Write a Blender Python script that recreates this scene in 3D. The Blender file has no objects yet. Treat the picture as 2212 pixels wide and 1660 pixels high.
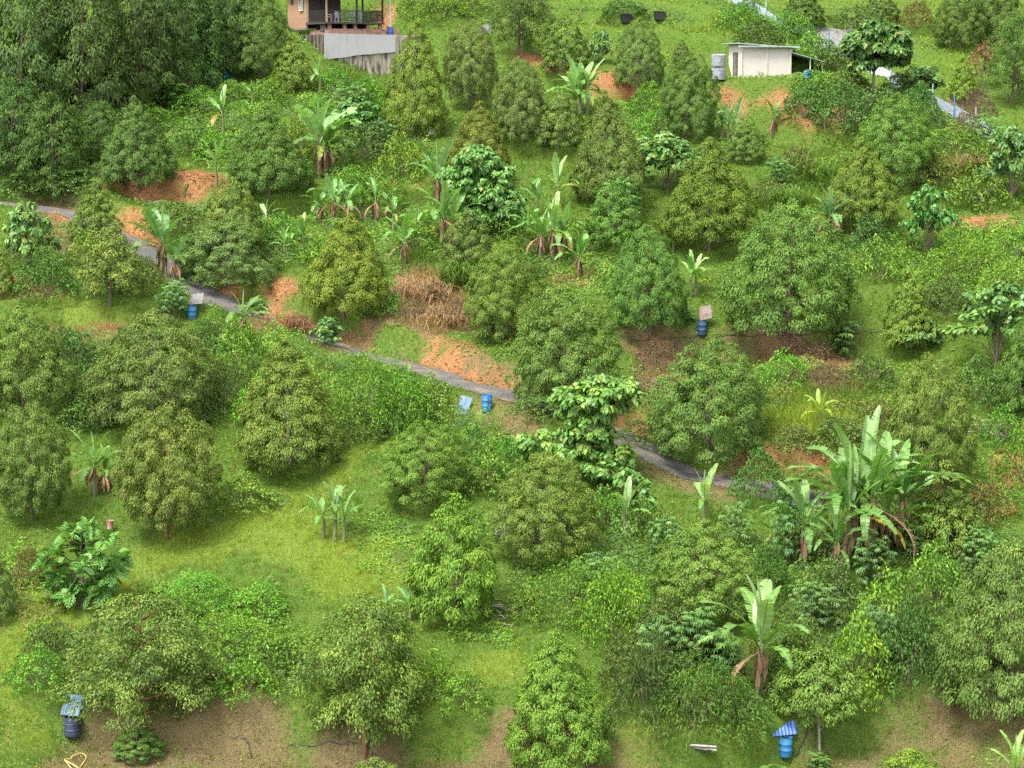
import bpy, math, random
import numpy as np

# ---------------------------------------------------------------- camera, sky, sun, exposure
scene = bpy.context.scene
C = scene.collection
F = 4600.0                      # focal length in pixels of a 2212 x 1660 picture
HOR = 180.0                     # picture row of the horizon
CAMZ = 32.0
cam_d = bpy.data.cameras.new('camera'); cam = bpy.data.objects.new('camera', cam_d); C.objects.link(cam)
cam_d.sensor_fit = 'HORIZONTAL'; cam_d.sensor_width = 36.0; cam_d.lens = 36.0 * F / 2212.0
cam_d.clip_start = 1.0; cam_d.clip_end = 2000.0
PITCH = -math.atan((830 - HOR) / F)
cam.location = (0, 0, CAMZ); cam.rotation_euler = (math.pi / 2 + PITCH, 0, 0)
scene.camera = cam

SUN_EL, SUN_AZ = math.radians(60), math.radians(218)     # azimuth clockwise from +Y (north): sun stands behind and left of the camera
w = bpy.data.worlds.new('World'); scene.world = w; w.use_nodes = True
nt = w.node_tree; nt.nodes.clear()
sky = nt.nodes.new('ShaderNodeTexSky'); sky.sky_type = 'NISHITA'; sky.sun_disc = False
sky.sun_elevation = SUN_EL; sky.sun_rotation = SUN_AZ; sky.dust_density = 4.0; sky.air_density = 1.0; sky.ozone_density = 1.0
hsv = nt.nodes.new('ShaderNodeHueSaturation'); hsv.inputs['Saturation'].default_value = 0.22
bg = nt.nodes.new('ShaderNodeBackground'); bg.inputs['Strength'].default_value = 0.15
wo = nt.nodes.new('ShaderNodeOutputWorld')
nt.links.new(sky.outputs[0], hsv.inputs['Color']); nt.links.new(hsv.outputs[0], bg.inputs['Color']); nt.links.new(bg.outputs[0], wo.inputs['Surface'])
sd = bpy.data.lights.new('sun', 'SUN'); sd.energy = 1.75; sd.angle = math.radians(17); sd.color = (1.0, 0.95, 0.86)
so = bpy.data.objects.new('sun', sd); C.objects.link(so)
so.rotation_euler = (math.pi / 2 - SUN_EL, 0, -SUN_AZ + math.pi)      # lamp's -Z points away from the sun's place in the sky
so.location = (-30, 40, 120)
vs = scene.view_settings; vs.view_transform = 'Standard'; vs.look = 'None'; vs.exposure = 1.62; vs.gamma = 1.0; vs.use_curve_mapping = False
scene.render.engine = 'CYCLES'
scene.cycles.max_bounces = 6; scene.cycles.diffuse_bounces = 2; scene.cycles.glossy_bounces = 2; scene.cycles.transmission_bounces = 3
scene.cycles.volume_bounces = 0; scene.cycles.transparent_max_bounces = 4
scene.cycles.use_denoising = False

# ---------------------------------------------------------------- small tools
rng = np.random.default_rng(7)
R = math.radians

def smooth01(a, b, x):
    t = np.clip((x - a) / (b - a), 0, 1)
    return t * t * (3 - 2 * t)

_perm = np.random.default_rng(99).random((256, 256))
def vnoise(x, y, seed=0):
    x = np.asarray(x, float) + seed * 17.31; y = np.asarray(y, float) + seed * 9.77
    xi = np.floor(x).astype(int); yi = np.floor(y).astype(int)
    fx = x - xi; fy = y - yi
    fx = fx * fx * (3 - 2 * fx); fy = fy * fy * (3 - 2 * fy)
    a = _perm[xi & 255, yi & 255]; b = _perm[(xi + 1) & 255, yi & 255]
    c = _perm[xi & 255, (yi + 1) & 255]; d = _perm[(xi + 1) & 255, (yi + 1) & 255]
    return (a * (1 - fx) + b * fx) * (1 - fy) + (c * (1 - fx) + d * fx) * fy

def fbm(x, y, seed=0, octv=3):
    s = 0; a = 0.5; f = 1.0; n = 0
    for k in range(octv):
        s = s + a * vnoise(np.asarray(x) * f, np.asarray(y) * f, seed + k); n += a; a *= 0.5; f *= 2.1
    return s / n

def norm(v):
    return v / np.maximum(np.linalg.norm(v, axis=-1, keepdims=True), 1e-9)

def tri_mesh(name, V, T, COL=None, mat=None, smooth=False):
    V = np.ascontiguousarray(V, dtype=np.float32); T = np.ascontiguousarray(T, dtype=np.int32)
    me = bpy.data.meshes.new(name)
    me.vertices.add(len(V)); me.vertices.foreach_set('co', V.ravel())
    me.loops.add(T.size); me.loops.foreach_set('vertex_index', T.ravel())
    me.polygons.add(len(T)); me.polygons.foreach_set('loop_start', np.arange(0, T.size, 3, dtype=np.int32))
    if smooth:
        me.polygons.foreach_set('use_smooth', np.ones(len(T), dtype=bool))
    if COL is not None:
        at = me.attributes.new('col', 'FLOAT_COLOR', 'POINT')
        c4 = np.ones((len(V), 4), np.float32); c4[:, :3] = COL
        at.data.foreach_set('color', c4.ravel())
    if mat: me.materials.append(mat)
    me.update(); me.validate()
    return me

class MB:
    """collects boxes, tubes and lathes into one mesh"""
    def __init__(s): s.v = []; s.f = []
    def add(s, vs, fs):
        n = len(s.v); s.v += [tuple(p) for p in vs]; s.f += [tuple(i + n for i in f) for f in fs]
    def box(s, c, d, rz=0.0, rx=0.0):
        cx, cy, cz = c; hx, hy, hz = d[0] / 2, d[1] / 2, d[2] / 2
        P8 = []
        for sx, sy, sz in ((-1,-1,-1),(1,-1,-1),(1,1,-1),(-1,1,-1),(-1,-1,1),(1,-1,1),(1,1,1),(-1,1,1)):
            x, y, z = sx*hx, sy*hy, sz*hz
            y, z = y*math.cos(rx) - z*math.sin(rx), y*math.sin(rx) + z*math.cos(rx)
            x, y = x*math.cos(rz) - y*math.sin(rz), x*math.sin(rz) + y*math.cos(rz)
            P8.append((cx+x, cy+y, cz+z))
        s.add(P8, [(0,3,2,1),(4,5,6,7),(0,1,5,4),(1,2,6,5),(2,3,7,6),(3,0,4,7)])
    def tube(s, pts, rads, n=6, cap=True):
        pts = [np.array(p, float) for p in pts]; rings = []
        for i, p in enumerate(pts):
            d = pts[min(i+1, len(pts)-1)] - pts[max(i-1, 0)]; d = d / (np.linalg.norm(d) + 1e-9)
            a = np.array((0, 0, 1.0)) if abs(d[2]) < 0.9 else np.array((1.0, 0, 0))
            u = np.cross(d, a); u /= np.linalg.norm(u); v = np.cross(d, u)
            rings.append([p + rads[i] * (math.cos(2*math.pi*k/n) * u + math.sin(2*math.pi*k/n) * v) for k in range(n)])
        vs = [q for r_ in rings for q in r_]; fs = []
        for i in range(len(pts) - 1):
            for k in range(n):
                fs.append((i*n+k, (i+1)*n+k, (i+1)*n+(k+1) % n, i*n+(k+1) % n))
        if cap:
            fs.append(tuple(range(n))); fs.append(tuple(reversed(range((len(pts)-1)*n, len(pts)*n))))
        s.add(vs, fs)
    def lathe(s, prof, n=20, c=(0, 0, 0)):
        vs = []; fs = []
        for (r_, z) in prof:
            for k in range(n):
                vs.append((c[0] + r_*math.cos(2*math.pi*k/n), c[1] + r_*math.sin(2*math.pi*k/n), c[2] + z))
        for i in range(len(prof) - 1):
            for k in range(n):
                fs.append((i*n+k, i*n+(k+1) % n, (i+1)*n+(k+1) % n, (i+1)*n+k))
        s.add(vs, fs)
    def mesh(s, name, mat, smooth=False):
        me = bpy.data.meshes.new(name); me.from_pydata(s.v, [], s.f); me.update()
        if smooth:
            me.polygons.foreach_set('use_smooth', np.ones(len(me.polygons), dtype=bool))
            try: me.set_sharp_from_angle(angle=R(40))
            except Exception: pass
        me.materials.append(mat)
        return me

def link(name, data, parent=None, loc=(0, 0, 0), rot=(0, 0, 0), scale=None):
    o = bpy.data.objects.new(name, data); C.objects.link(o)
    o.location = loc; o.rotation_euler = rot
    if scale is not None: o.scale = scale
    if parent is not None: o.parent = parent
    return o

def tag(o, label=None, cat=None, group=None, kind=None):
    if label: o['label'] = label
    if cat: o['category'] = cat
    if group: o['group'] = group
    if kind: o['kind'] = kind
    return o

LAND = []            # (x, y, z, short name) of things that others can be described by
USED = set()
def thing(name, label, cat, loc, rz=0.0, group=None, scale=None):
    o = link(name, None, None, loc, (0, 0, rz), scale); o.empty_display_size = 0.3
    return tag(o, label, cat, group)

# ---------------------------------------------------------------- materials
def newmat(name):
    m = bpy.data.materials.new(name); m.use_nodes = True
    n = m.node_tree.nodes; n.clear()
    out = n.new('ShaderNodeOutputMaterial')
    return m, n, m.node_tree.links, out

def foliage_mat(name, rough=0.5, transl=0.28, spec=0.35):
    m, n, L, out = newmat(name)
    at = n.new('ShaderNodeAttribute'); at.attribute_name = 'col'
    oi = n.new('ShaderNodeObjectInfo')
    mx = n.new('ShaderNodeMix'); mx.data_type = 'RGBA'; mx.blend_type = 'MULTIPLY'; mx.inputs[0].default_value = 1.0
    L.new(at.outputs['Color'], mx.inputs[6]); L.new(oi.outputs['Color'], mx.inputs[7])
    p = n.new('ShaderNodeBsdfPrincipled'); p.inputs['Roughness'].default_value = rough
    p.inputs['Specular IOR Level'].default_value = spec
    L.new(mx.outputs[2], p.inputs['Base Color'])
    t = n.new('ShaderNodeBsdfTranslucent')
    g = n.new('ShaderNodeMix'); g.data_type = 'RGBA'; g.blend_type = 'MULTIPLY'; g.inputs[0].default_value = 1.0
    L.new(mx.outputs[2], g.inputs[6]); g.inputs[7].default_value = (1.25, 1.3, 0.6, 1)
    L.new(g.outputs[2], t.inputs['Color'])
    ms = n.new('ShaderNodeMixShader'); ms.inputs[0].default_value = transl
    L.new(p.outputs[0], ms.inputs[1]); L.new(t.outputs[0], ms.inputs[2]); L.new(ms.outputs[0], out.inputs['Surface'])
    return m

def plain_mat(name, col, rough=0.7, metal=0.0, var=0.25, scale=6.0, dirt=None, dirt_amt=0.0, bump=0.0, stretch=(1, 1, 1), dirt_scale=2.0):
    """base colour with noise variation, optional stains of another colour, optional fine relief"""
    m, n, L, out = newmat(name)
    tc = n.new('ShaderNodeTexCoord'); mp = n.new('ShaderNodeMapping'); mp.inputs['Scale'].default_value = stretch
    L.new(tc.outputs['Object'], mp.inputs['Vector'])
    nz = n.new('ShaderNodeTexNoise'); nz.inputs['Scale'].default_value = scale; nz.inputs['Detail'].default_value = 4
    L.new(mp.outputs[0], nz.inputs['Vector'])
    r = n.new('ShaderNodeValToRGB')
    c0 = [max(0, x * (1 - var)) for x in col]; c1 = [min(1, x * (1 + var)) for x in col]
    r.color_ramp.elements[0].color = (*c0, 1); r.color_ramp.elements[1].color = (*c1, 1)
    r.color_ramp.elements[0].position = 0.3; r.color_ramp.elements[1].position = 0.7
    L.new(nz.outputs['Fac'], r.inputs[0])
    colout = r.outputs[0]
    if dirt:
        n2 = n.new('ShaderNodeTexNoise'); n2.inputs['Scale'].default_value = dirt_scale; n2.inputs['Detail'].default_value = 5
        L.new(mp.outputs[0], n2.inputs['Vector'])
        r2 = n.new('ShaderNodeValToRGB'); r2.color_ramp.elements[0].position = 0.62 - 0.3 * dirt_amt; r2.color_ramp.elements[1].position = 0.75 - 0.2 * dirt_amt
        L.new(n2.outputs['Fac'], r2.inputs[0])
        mx = n.new('ShaderNodeMix'); mx.data_type = 'RGBA'; L.new(r2.outputs[0], mx.inputs[0]); L.new(colout, mx.inputs[6]); mx.inputs[7].default_value = (*dirt, 1)
        colout = mx.outputs[2]
    p = n.new('ShaderNodeBsdfPrincipled'); p.inputs['Roughness'].default_value = rough; p.inputs['Metallic'].default_value = metal
    L.new(colout, p.inputs['Base Color'])
    if bump:
        b = n.new('ShaderNodeBump'); b.inputs['Strength'].default_value = bump; b.inputs['Distance'].default_value = 0.05
        L.new(nz.outputs['Fac'], b.inputs['Height']); L.new(b.outputs[0], p.inputs['Normal'])
    L.new(p.outputs[0], out.inputs['Surface'])
    return m

M_LEAF = foliage_mat('durian_leaf', 0.6, 0.15, 0.2)
M_BROAD = foliage_mat('broad_leaf', 0.45, 0.22, 0.4)
M_SOFT = foliage_mat('soft_leaf', 0.55, 0.18, 0.22)
M_GRASS = foliage_mat('grass_blade', 0.6, 0.3, 0.2)
M_BANANA = foliage_mat('banana_leaf', 0.38, 0.3, 0.5)
M_DRY = foliage_mat('dry_leaf', 0.8, 0.15, 0.1)
M_BARK = plain_mat('bark', (0.13, 0.10, 0.075), 0.9, var=0.45, scale=9, bump=0.6, stretch=(1, 1, .3))
M_BARKRED = plain_mat('red_bark', (0.16, 0.075, 0.04), 0.9, var=0.4, scale=9, bump=0.6, stretch=(1, 1, .3))
M_BARKPALE = plain_mat('pale_bark', (0.30, 0.27, 0.22), 0.9, var=0.4, scale=9, bump=0.5, stretch=(1, 1, .3))
M_STEM = plain_mat('banana_stem', (0.14, 0.16, 0.06), 0.7, var=0.5, scale=5, dirt=(0.09, 0.06, 0.035), dirt_amt=0.4, stretch=(1, 1, .25))

# ---------------------------------------------------------------- terrain
def ray(px, py):
    cx = (px - 1106.0) / F; cz = -(py - 830.0) / F
    d = np.array((cx, math.cos(PITCH) - cz * math.sin(PITCH), math.sin(PITCH) + cz * math.cos(PITCH)))
    return d / d[1]
Y0, Z0, SL = 92.3, CAMZ - 29.7, 0.343
def base_xy(px, py):
    d = ray(px, py)                       # CAMZ + d.z*y = Z0 + SL*(y-Y0)
    y = (CAMZ - Z0 + SL * Y0) / (SL - d[2])
    return (d[0] * y, y)

GX0, GX1, GY0, GY1, GS = -78.0, 78.0, 70.0, 262.0, 0.4
gx = np.arange(GX0, GX1 + GS / 2, GS); gy = np.arange(GY0, GY1 + GS / 2, GS)
X, Y = np.meshgrid(gx, gy)                # rows: y
def seg_dist(X, Y, pts):
    """signed distance (+ uphill, i.e. larger y side) and parameter 0..1 along the polyline"""
    best = np.full(X.shape, 1e9); sd_ = np.zeros(X.shape); par = np.zeros(X.shape)
    L_ = [math.dist(pts[i], pts[i+1]) for i in range(len(pts)-1)]; tot = sum(L_); acc = 0
    for i in range(len(pts) - 1):
        (ax, ay), (bx, by) = pts[i], pts[i+1]
        dx, dy = bx - ax, by - ay; l2 = dx*dx + dy*dy
        t = np.clip(((X - ax) * dx + (Y - ay) * dy) / l2, 0, 1)
        qx, qy = ax + t*dx, ay + t*dy
        dd = np.hypot(X - qx, Y - qy)
        sgn = np.sign(dx * (Y - ay) - dy * (X - ax))
        m = dd < best
        best = np.where(m, dd, best); sd_ = np.where(m, dd * sgn, sd_); par = np.where(m, (acc + t * L_[i]) / tot, par)
        acc += L_[i]
    return sd_, par
def smooth_line(pts, n=8):
    out = []
    P_ = [pts[0]] + list(pts) + [pts[-1]]
    for i in range(1, len(P_) - 2):
        p0, p1, p2, p3 = [np.array(q, float) for q in P_[i-1:i+3]]
        for k in range(n):
            t = k / n
            out.append(tuple(0.5*((2*p1)+(-p0+p2)*t+(2*p0-5*p1+4*p2-p3)*t*t+(-p0+3*p1-3*p2+p3)*t**3)))
    out.append(tuple(pts[-1]))
    return out

H = Z0 + SL * (Y - Y0)
H = H + (fbm(X / 22, Y / 22, 1) - 0.5) * 2.4 + (fbm(X / 6, Y / 6, 5) - 0.5) * 0.55
ROAD_PX = [(-60, 408), (30, 418), (110, 432), (200, 475), (265, 507), (335, 545), (405, 590), (500, 632), (575, 652), (650, 676), (760, 712),
           (860, 742), (960, 778), (1060, 818), (1115, 838), (1190, 866), (1300, 905), (1390, 942), (1480, 985), (1570, 1003), (1720, 1030), (1790, 1042)]
ROAD = smooth_line([base_xy(*p) for p in ROAD_PX], 6)
# picture polyline of the foot of each cut bank, bench width, strength
TERR = [
    ([(215, 405), (300, 405), (420, 410), (560, 425), (700, 428), (900, 420), (1000, 430)], 4.5, 1.0),
    ([(1080, 150), (1180, 165), (1290, 180), (1390, 190), (1480, 210)], 5.0, 1.1),
    ([(1540, 225), (1640, 240), (1700, 262), (1780, 280), (1900, 282), (2000, 290)], 5.0, 1.15),
    ([(2000, 500), (2090, 505), (2190, 510), (2300, 520)], 4.0, 0.9),
    ([(1330, 715), (1450, 712), (1600, 705), (1800, 700), (1950, 705), (2250, 720)], 5.5, 1.0),
    ([(100, 700), (230, 690), (400, 668), (470, 660)], 4.0, 0.6),
    ([(-60, 1560), (200, 1545), (480, 1545), (700, 1560), (1000, 1560), (1200, 1580), (1450, 1590), (1700, 1540), (1900, 1500), (2250, 1480)], 7.0, 0.8),
    ([(450, 935), (700, 930), (820, 930), (960, 880), (1050, 850)], 4.0, 0.7),
    ([(1380, 1080), (1600, 1100), (1800, 1120)], 4.0, 0.5),
    ([(1100, 15), (1300, 35), (1450, 45), (1560, 60)], 4.0, 0.8),
    ([(1720, 75), (1850, 95), (1950, 80)], 4.0, 0.8),
    ([(1130, 85), (1250, 80), (1400, 85), (1560, 95), (1640, 105)], 4.5, 1.1),
    ([(1940, 150), (2010, 175), (2070, 190), (2150, 195)], 4.0, 1.0),
    ([(1860, 25), (2000, 40), (2150, 60)], 4.0, 1.0),
    ([(1700, 380), (1820, 400), (1950, 430)], 4.5, .9),
    ([(1040, 300), (1180, 330), (1300, 340)], 4.0, .8),
]
SOIL = np.zeros_like(H)
for pts, W, k in TERR:
    pl = smooth_line([base_xy(*p) for p in pts], 4)
    d, par = seg_dist(X, Y, pl)
    d = d + (fbm(X / 2.2, Y / 2.2, 11) - 0.5) * 0.9
    fade = smooth01(0, 0.12, par) * smooth01(0, 0.12, 1 - par)
    prof = np.where(d < 0, -SL * np.clip(d + W, 0, W), -SL * W * (1 - smooth01(0, 0.9, d)))
    H = H + prof * fade * k
d, par = seg_dist(X, Y, ROAD); RD = d
W = 4.4
prof = np.where(d < 2.0, -SL * np.clip(d + W - 2.0, 0, W), -SL * W * (1 - smooth01(2.0, 3.2, d + (fbm(X / 2, Y / 2, 13) - .5) * .8)))
H = H + prof * 0.92

def hgrid(x, y):
    fx = np.clip((np.asarray(x, float) - GX0) / GS, 0, len(gx) - 1.001); fy = np.clip((np.asarray(y, float) - GY0) / GS, 0, len(gy) - 1.001)
    i = fx.astype(int); j = fy.astype(int); fx = fx - i; fy = fy - j
    return (H[j, i]*(1-fx) + H[j, i+1]*fx)*(1-fy) + (H[j+1, i]*(1-fx) + H[j+1, i+1]*fx)*fy
_ys = np.arange(72, 258, 0.08)
def P(px, py):
    """point of the ground seen at that place of the picture"""
    d = ray(px, py)
    z = CAMZ + d[2] * _ys
    k = np.argmax(z < hgrid(d[0] * _ys, _ys))
    y = _ys[k]
    return np.array((d[0] * y, y, float(hgrid(d[0] * y, y))))
def at_depth(px, py, y):
    d = ray(px, py); return np.array((d[0] * y, y, CAMZ + d[2] * y))
def pad(px, py, wx, wy, z=None, soft=2.0, rz=0.0, dz=0.0):
    global H
    c = P(px, py); z = c[2] + dz if z is None else z
    lx = (X - c[0]) * math.cos(rz) + (Y - c[1]) * math.sin(rz); ly = -(X - c[0]) * math.sin(rz) + (Y - c[1]) * math.cos(rz)
    q = np.maximum(np.abs(lx) - wx / 2, np.abs(ly) - wy / 2)
    m = 1 - smooth01(0, soft, q)
    H = H * (1 - m) + z * m
    return c
SHED_C = pad(1665, 172, 13.5, 8.0, soft=1.6)
HOUSE_Y = 186.0; HOUSE_A = R(28); HOUSE_TOP = CAMZ + 4.2
HOUSE_C = at_depth(702, 128, HOUSE_Y)            # outer corner of the retaining wall, at its foot
_pit = np.exp(-(((X - HOUSE_C[0] - 5.8) / 4.0) ** 2 + ((Y - HOUSE_Y + 2.0) / 8.0) ** 2)); H = H - 4.4 * _pit
HLX = (X - HOUSE_C[0]) * math.cos(HOUSE_A) + (Y - HOUSE_C[1]) * math.sin(HOUSE_A)
HLY = -(X - HOUSE_C[0]) * math.sin(HOUSE_A) + (Y - HOUSE_C[1]) * math.cos(HOUSE_A)
_m = smooth01(0.05, 0.45, np.minimum(HLX, HLY)) * (1 - smooth01(9, 12, np.maximum(HLX, HLY)))
H = H * (1 - _m) + (HOUSE_TOP - 0.15) * _m

# ---- what grows where: polygons given in the picture, laid on the ground
def poly_mask(pxs, edge=1.2, seed=0, xy=None):
    pl = np.array([P(*p)[:2] for p in pxs])
    gx_, gy_ = (X, Y) if xy is None else xy
    n1 = (fbm(gx_ / 2.5, gy_ / 2.5, 21 + seed) - 0.5) * 2 * edge; n2 = (fbm(gx_ / 2.5, gy_ / 2.5, 31 + seed) - 0.5) * 2 * edge
    x = gx_ + n1 * 1.6; y = gy_ + n2 * 1.6
    ins = np.zeros(x.shape, bool); j = len(pl) - 1
    for i in range(len(pl)):
        xi, yi = pl[i]; xj, yj = pl[j]
        cr = ((yi > y) != (yj > y)) & (x < (xj - xi) * (y - yi) / (yj - yi + 1e-12) + xi)
        ins ^= cr; j = i
    return ins.astype(float)
def blur(m, k=1):
    for _ in range(k):
        m = (m + np.roll(m, 1, 0) + np.roll(m, -1, 0) + np.roll(m, 1, 1) + np.roll(m, -1, 1)) / 5
    return m
def zones(polys, k=2, edge=1.2):
    m = np.zeros_like(H)
    for i, p in enumerate(polys): m = np.maximum(m, poly_mask(p, edge, i))
    return blur(m, k)

Z_SOIL = zones([
    [(215, 375), (300, 372), (470, 372), (475, 408), (380, 412), (230, 412)],
    [(235, 450), (280, 462), (345, 530), (330, 545), (270, 508)],
    [(830, 402), (925, 402), (925, 420), (830, 420)],
    [(555, 655), (625, 590), (640, 655), (660, 672), (600, 662)],
    [(865, 722), (1000, 745), (1012, 778), (930, 760), (870, 735)],
    [(1010, 762), (1100, 782), (1114, 826), (1050, 802)],
    [(1310, 890), (1395, 895), (1400, 930), (1330, 905)],
    [(1545, 955), (1640, 965), (1800, 970), (1820, 1015), (1700, 1020), (1570, 998)],
    [(1100, 110), (1180, 122), (1300, 150), (1375, 158), (1375, 190), (1280, 182), (1110, 135)],
    [(1550, 205), (1690, 215), (1760, 240), (1855, 248), (1855, 278), (1740, 276), (1650, 235), (1560, 226)],
    [(2040, 470), (2190, 472), (2190, 506), (2050, 500)],
    [(815, 15), (848, 10), (850, 62), (822, 62)],
    [(1960, 1050), (2050, 1045), (2050, 1080), (1960, 1085)],
    [(2140, 980), (2212, 960), (2230, 1050), (2160, 1060)],
    [(130, 440), (165, 470), (150, 490), (120, 465)],
    [(470, 600), (540, 605), (540, 635), (470, 635)],
    [(15, 1580), (45, 1580), (45, 1640), (15, 1640)],
], 2, 0.7)
Z_SOIL = blur(Z_SOIL * smooth01(.22, .42, fbm(X / 1.3, Y / 1.3, 55)), 1)
_xa, _xb, _xc, _xd = P(235, 460)[0], P(350, 545)[0], P(850, 735)[0], P(1112, 832)[0]
_bank = smooth01(1.5, 1.9, RD) * (1 - smooth01(1.9, 2.7, RD + (fbm(X / 1.2, Y / 1.2, 52) - .5) * 3.0))
for _p, _q in ((_xa, _xb), (_xc, _xd), (P(1320, 910)[0], P(1400, 945)[0]), (P(560, 650)[0], P(650, 676)[0])): Z_SOIL = np.maximum(Z_SOIL, _bank * smooth01(_p - .5, _p + .8, X) * (1 - smooth01(_q - .8, _q + .5, X)))
Z_YEL = zones([
    [(900, 910), (960, 900), (800, 990), (620, 1090), (870, 1180), (860, 1280), (700, 1270), (560, 1180), (330, 1240), (160, 1320), (0, 1460), (0, 1400), (120, 1290), (300, 1190), (480, 1130), (640, 1050), (800, 960)],
    [(980, 1440), (1110, 1430), (1120, 1480), (1020, 1490)],
    [(1360, 1570), (1560, 1580), (1600, 1660), (1450, 1680), (1380, 1640)],
    [(-20, 1390), (60, 1420), (70, 1580), (40, 1680), (-20, 1680)],
    [(330, 670), (430, 665), (300, 695), (130, 690), (0, 650), (0, 620), (130, 655)],
    [(1640, 900), (1860, 880), (1880, 970), (1700, 965)],
    [(1250, 1570), (1360, 1580), (1360, 1620), (1250, 1600)],
    [(880, 860), (1060, 880), (1050, 910), (900, 920)],
], 4, 1.6)
Z_DRY = zones([
    [(855, 585), (990, 590), (1000, 640), (860, 650)],
    [(840, 650), (1040, 640), (1050, 720), (880, 720), (800, 700)],
    [(565, 665), (680, 690), (690, 725), (580, 730), (540, 700)],
    [(110, 690), (260, 700), (260, 745), (130, 740)],
    [(-10, 595), (60, 610), (130, 640), (60, 650), (-10, 635)],
    [(1640, 755), (1840, 770), (1840, 845), (1700, 830)],
    [(1365, 755), (1460, 765), (1450, 830), (1370, 825)],
    [(1195, 590), (1290, 590), (1290, 615), (1200, 615)],
    [(2080, 330), (2120, 340), (2120, 400), (2080, 390)],
    [(2060, 200), (2110, 210), (2110, 260), (2070, 260)],
    [(120, 460), (170, 520), (130, 560), (80, 470)],
    [(700, 720), (800, 730), (800, 770), (700, 760)],
], 2, 0.9)
Z_LIT = zones([
    [(140, 1590), (480, 1560), (700, 1560), (1090, 1560), (1100, 1590), (1350, 1640), (1330, 1700), (100, 1700)],
    [(490, 1500), (560, 1490), (570, 1540), (480, 1560)],
    [(1390, 1000), (1660, 1010), (1700, 1070), (1420, 1085)],
    [(760, 722), (1120, 845), (1110, 920), (1060, 920), (1040, 860), (900, 800)],
    [(1060, 880), (1200, 880), (1200, 930), (1080, 935)],
    [(640, 940), (720, 945), (700, 975), (640, 965)],
    [(-10, 430), (130, 450), (130, 480), (-10, 450)],
    [(1400, 1640), (1500, 1640), (1500, 1700), (1400, 1700)],
], 4, 1.4)
Z_LIT = np.maximum(Z_LIT, .62 * zones([[(1740, 1560), (1900, 1510), (2230, 1470), (2230, 1700), (1700, 1700), (1720, 1620)], [(1340, 690), (1950, 680), (1950, 740), (1640, 745), (1350, 760)]], 4, 1.4))
Z_LIT = blur(Z_LIT * (.35 + .65 * smooth01(.36, .56, fbm(X / 2.6, Y / 2.6, 58))), 2)
Z_TALL = zones([
    [(1650, 380), (1760, 330), (1760, 300), (1860, 280), (1760, 460), (1650, 460)],
    [(2000, 330), (2212, 330), (2212, 460), (2000, 470)],
    [(900, 560), (1010, 560), (1010, 640), (890, 600)],
    [(1640, 860), (1870, 830), (1900, 970), (1660, 960)],
    [(1480, 60), (1760, 40), (1760, 100), (1560, 110), (1480, 110)],
    [(700, 130), (820, 190), (780, 210), (690, 200)],
], 2, 1.0)
Z_FAR = smooth01(165, 185, Y) * smooth01(-10, 8, X)      # the pale mown slope above the shed and the fence
H = H + Z_SOIL * ((fbm(X / 1.0, Y / 1.6, 59, 3) - .5) * .9)
Z_ROAD = 1 - smooth01(1.15, 1.75, np.abs(RD) + (fbm(X / .9, Y / .9, 57) - .5) * .9)
# ---------------------------------------------------------------- ground sheet
def grid_tris(nr, nc):
    i = np.arange(nr * nc).reshape(nr, nc)
    a, b, c, d_ = i[:-1, :-1].ravel(), i[:-1, 1:].ravel(), i[1:, 1:].ravel(), i[1:, :-1].ravel()
    return np.concatenate([np.stack([a, b, c], 1), np.stack([a, c, d_], 1)])
gme = tri_mesh('hillside_ground', np.stack([X.ravel(), Y.ravel(), H.ravel()], 1), grid_tris(*X.shape), smooth=True)
for nm, m_ in (('soil', Z_SOIL), ('yellow', Z_YEL), ('dry', Z_DRY), ('litter', Z_LIT)):
    a_ = gme.attributes.new(nm, 'FLOAT', 'POINT'); a_.data.foreach_set('value', np.ascontiguousarray(m_.ravel(), dtype=np.float32))
m, n, L, out = newmat('hillside_earth')
tc = n.new('ShaderNodeTexCoord')
def nz_(scale, detail=5, rough=0.6):
    q = n.new('ShaderNodeTexNoise'); q.inputs['Scale'].default_value = scale; q.inputs['Detail'].default_value = detail; q.inputs['Roughness'].default_value = rough
    L.new(tc.outputs['Object'], q.inputs['Vector']); return q
def ramp_(src, stops):
    r = n.new('ShaderNodeValToRGB')
    while len(r.color_ramp.elements) < len(stops): r.color_ramp.elements.new(0.5)
    for e, (p_, c_) in zip(r.color_ramp.elements, stops): e.position = p_; e.color = (*c_, 1)
    L.new(src, r.inputs[0]); return r
def mixc(f, a, b):
    q = n.new('ShaderNodeMix'); q.data_type = 'RGBA'; L.new(f, q.inputs[0]); L.new(a, q.inputs[6]); L.new(b, q.inputs[7]); return q.outputs[2]
n1 = nz_(0.7); n2 = nz_(5.0); n3 = nz_(22.0)
green = ramp_(n2.outputs['Fac'], [(0.3, (0.06, 0.11, 0.015)), (0.55, (0.09, 0.16, 0.022)), (0.75, (0.12, 0.15, 0.03))]).outputs[0]
yel = ramp_(n2.outputs['Fac'], [(0.3, (0.10, 0.165, 0.022)), (0.7, (0.17, 0.22, 0.035))]).outputs[0]
soil = ramp_(n1.outputs['Fac'], [(0.3, (0.23, 0.10, 0.04)), (0.5, (0.32, 0.155, 0.062)), (0.75, (0.38, 0.22, 0.105))]).outputs[0]
soil2 = ramp_(n3.outputs['Fac'], [(0.35, (0.13, 0.06, 0.028)), (0.65, (0.38, 0.20, 0.09))]).outputs[0]
dry = ramp_(n3.outputs['Fac'], [(0.3, (0.12, 0.07, 0.04)), (0.7, (0.30, 0.19, 0.10))]).outputs[0]
lit = ramp_(n3.outputs['Fac'], [(0.3, (0.085, 0.075, 0.032)), (0.55, (0.18, 0.14, 0.065)), (0.75, (0.26, 0.195, 0.10))]).outputs[0]
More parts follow.
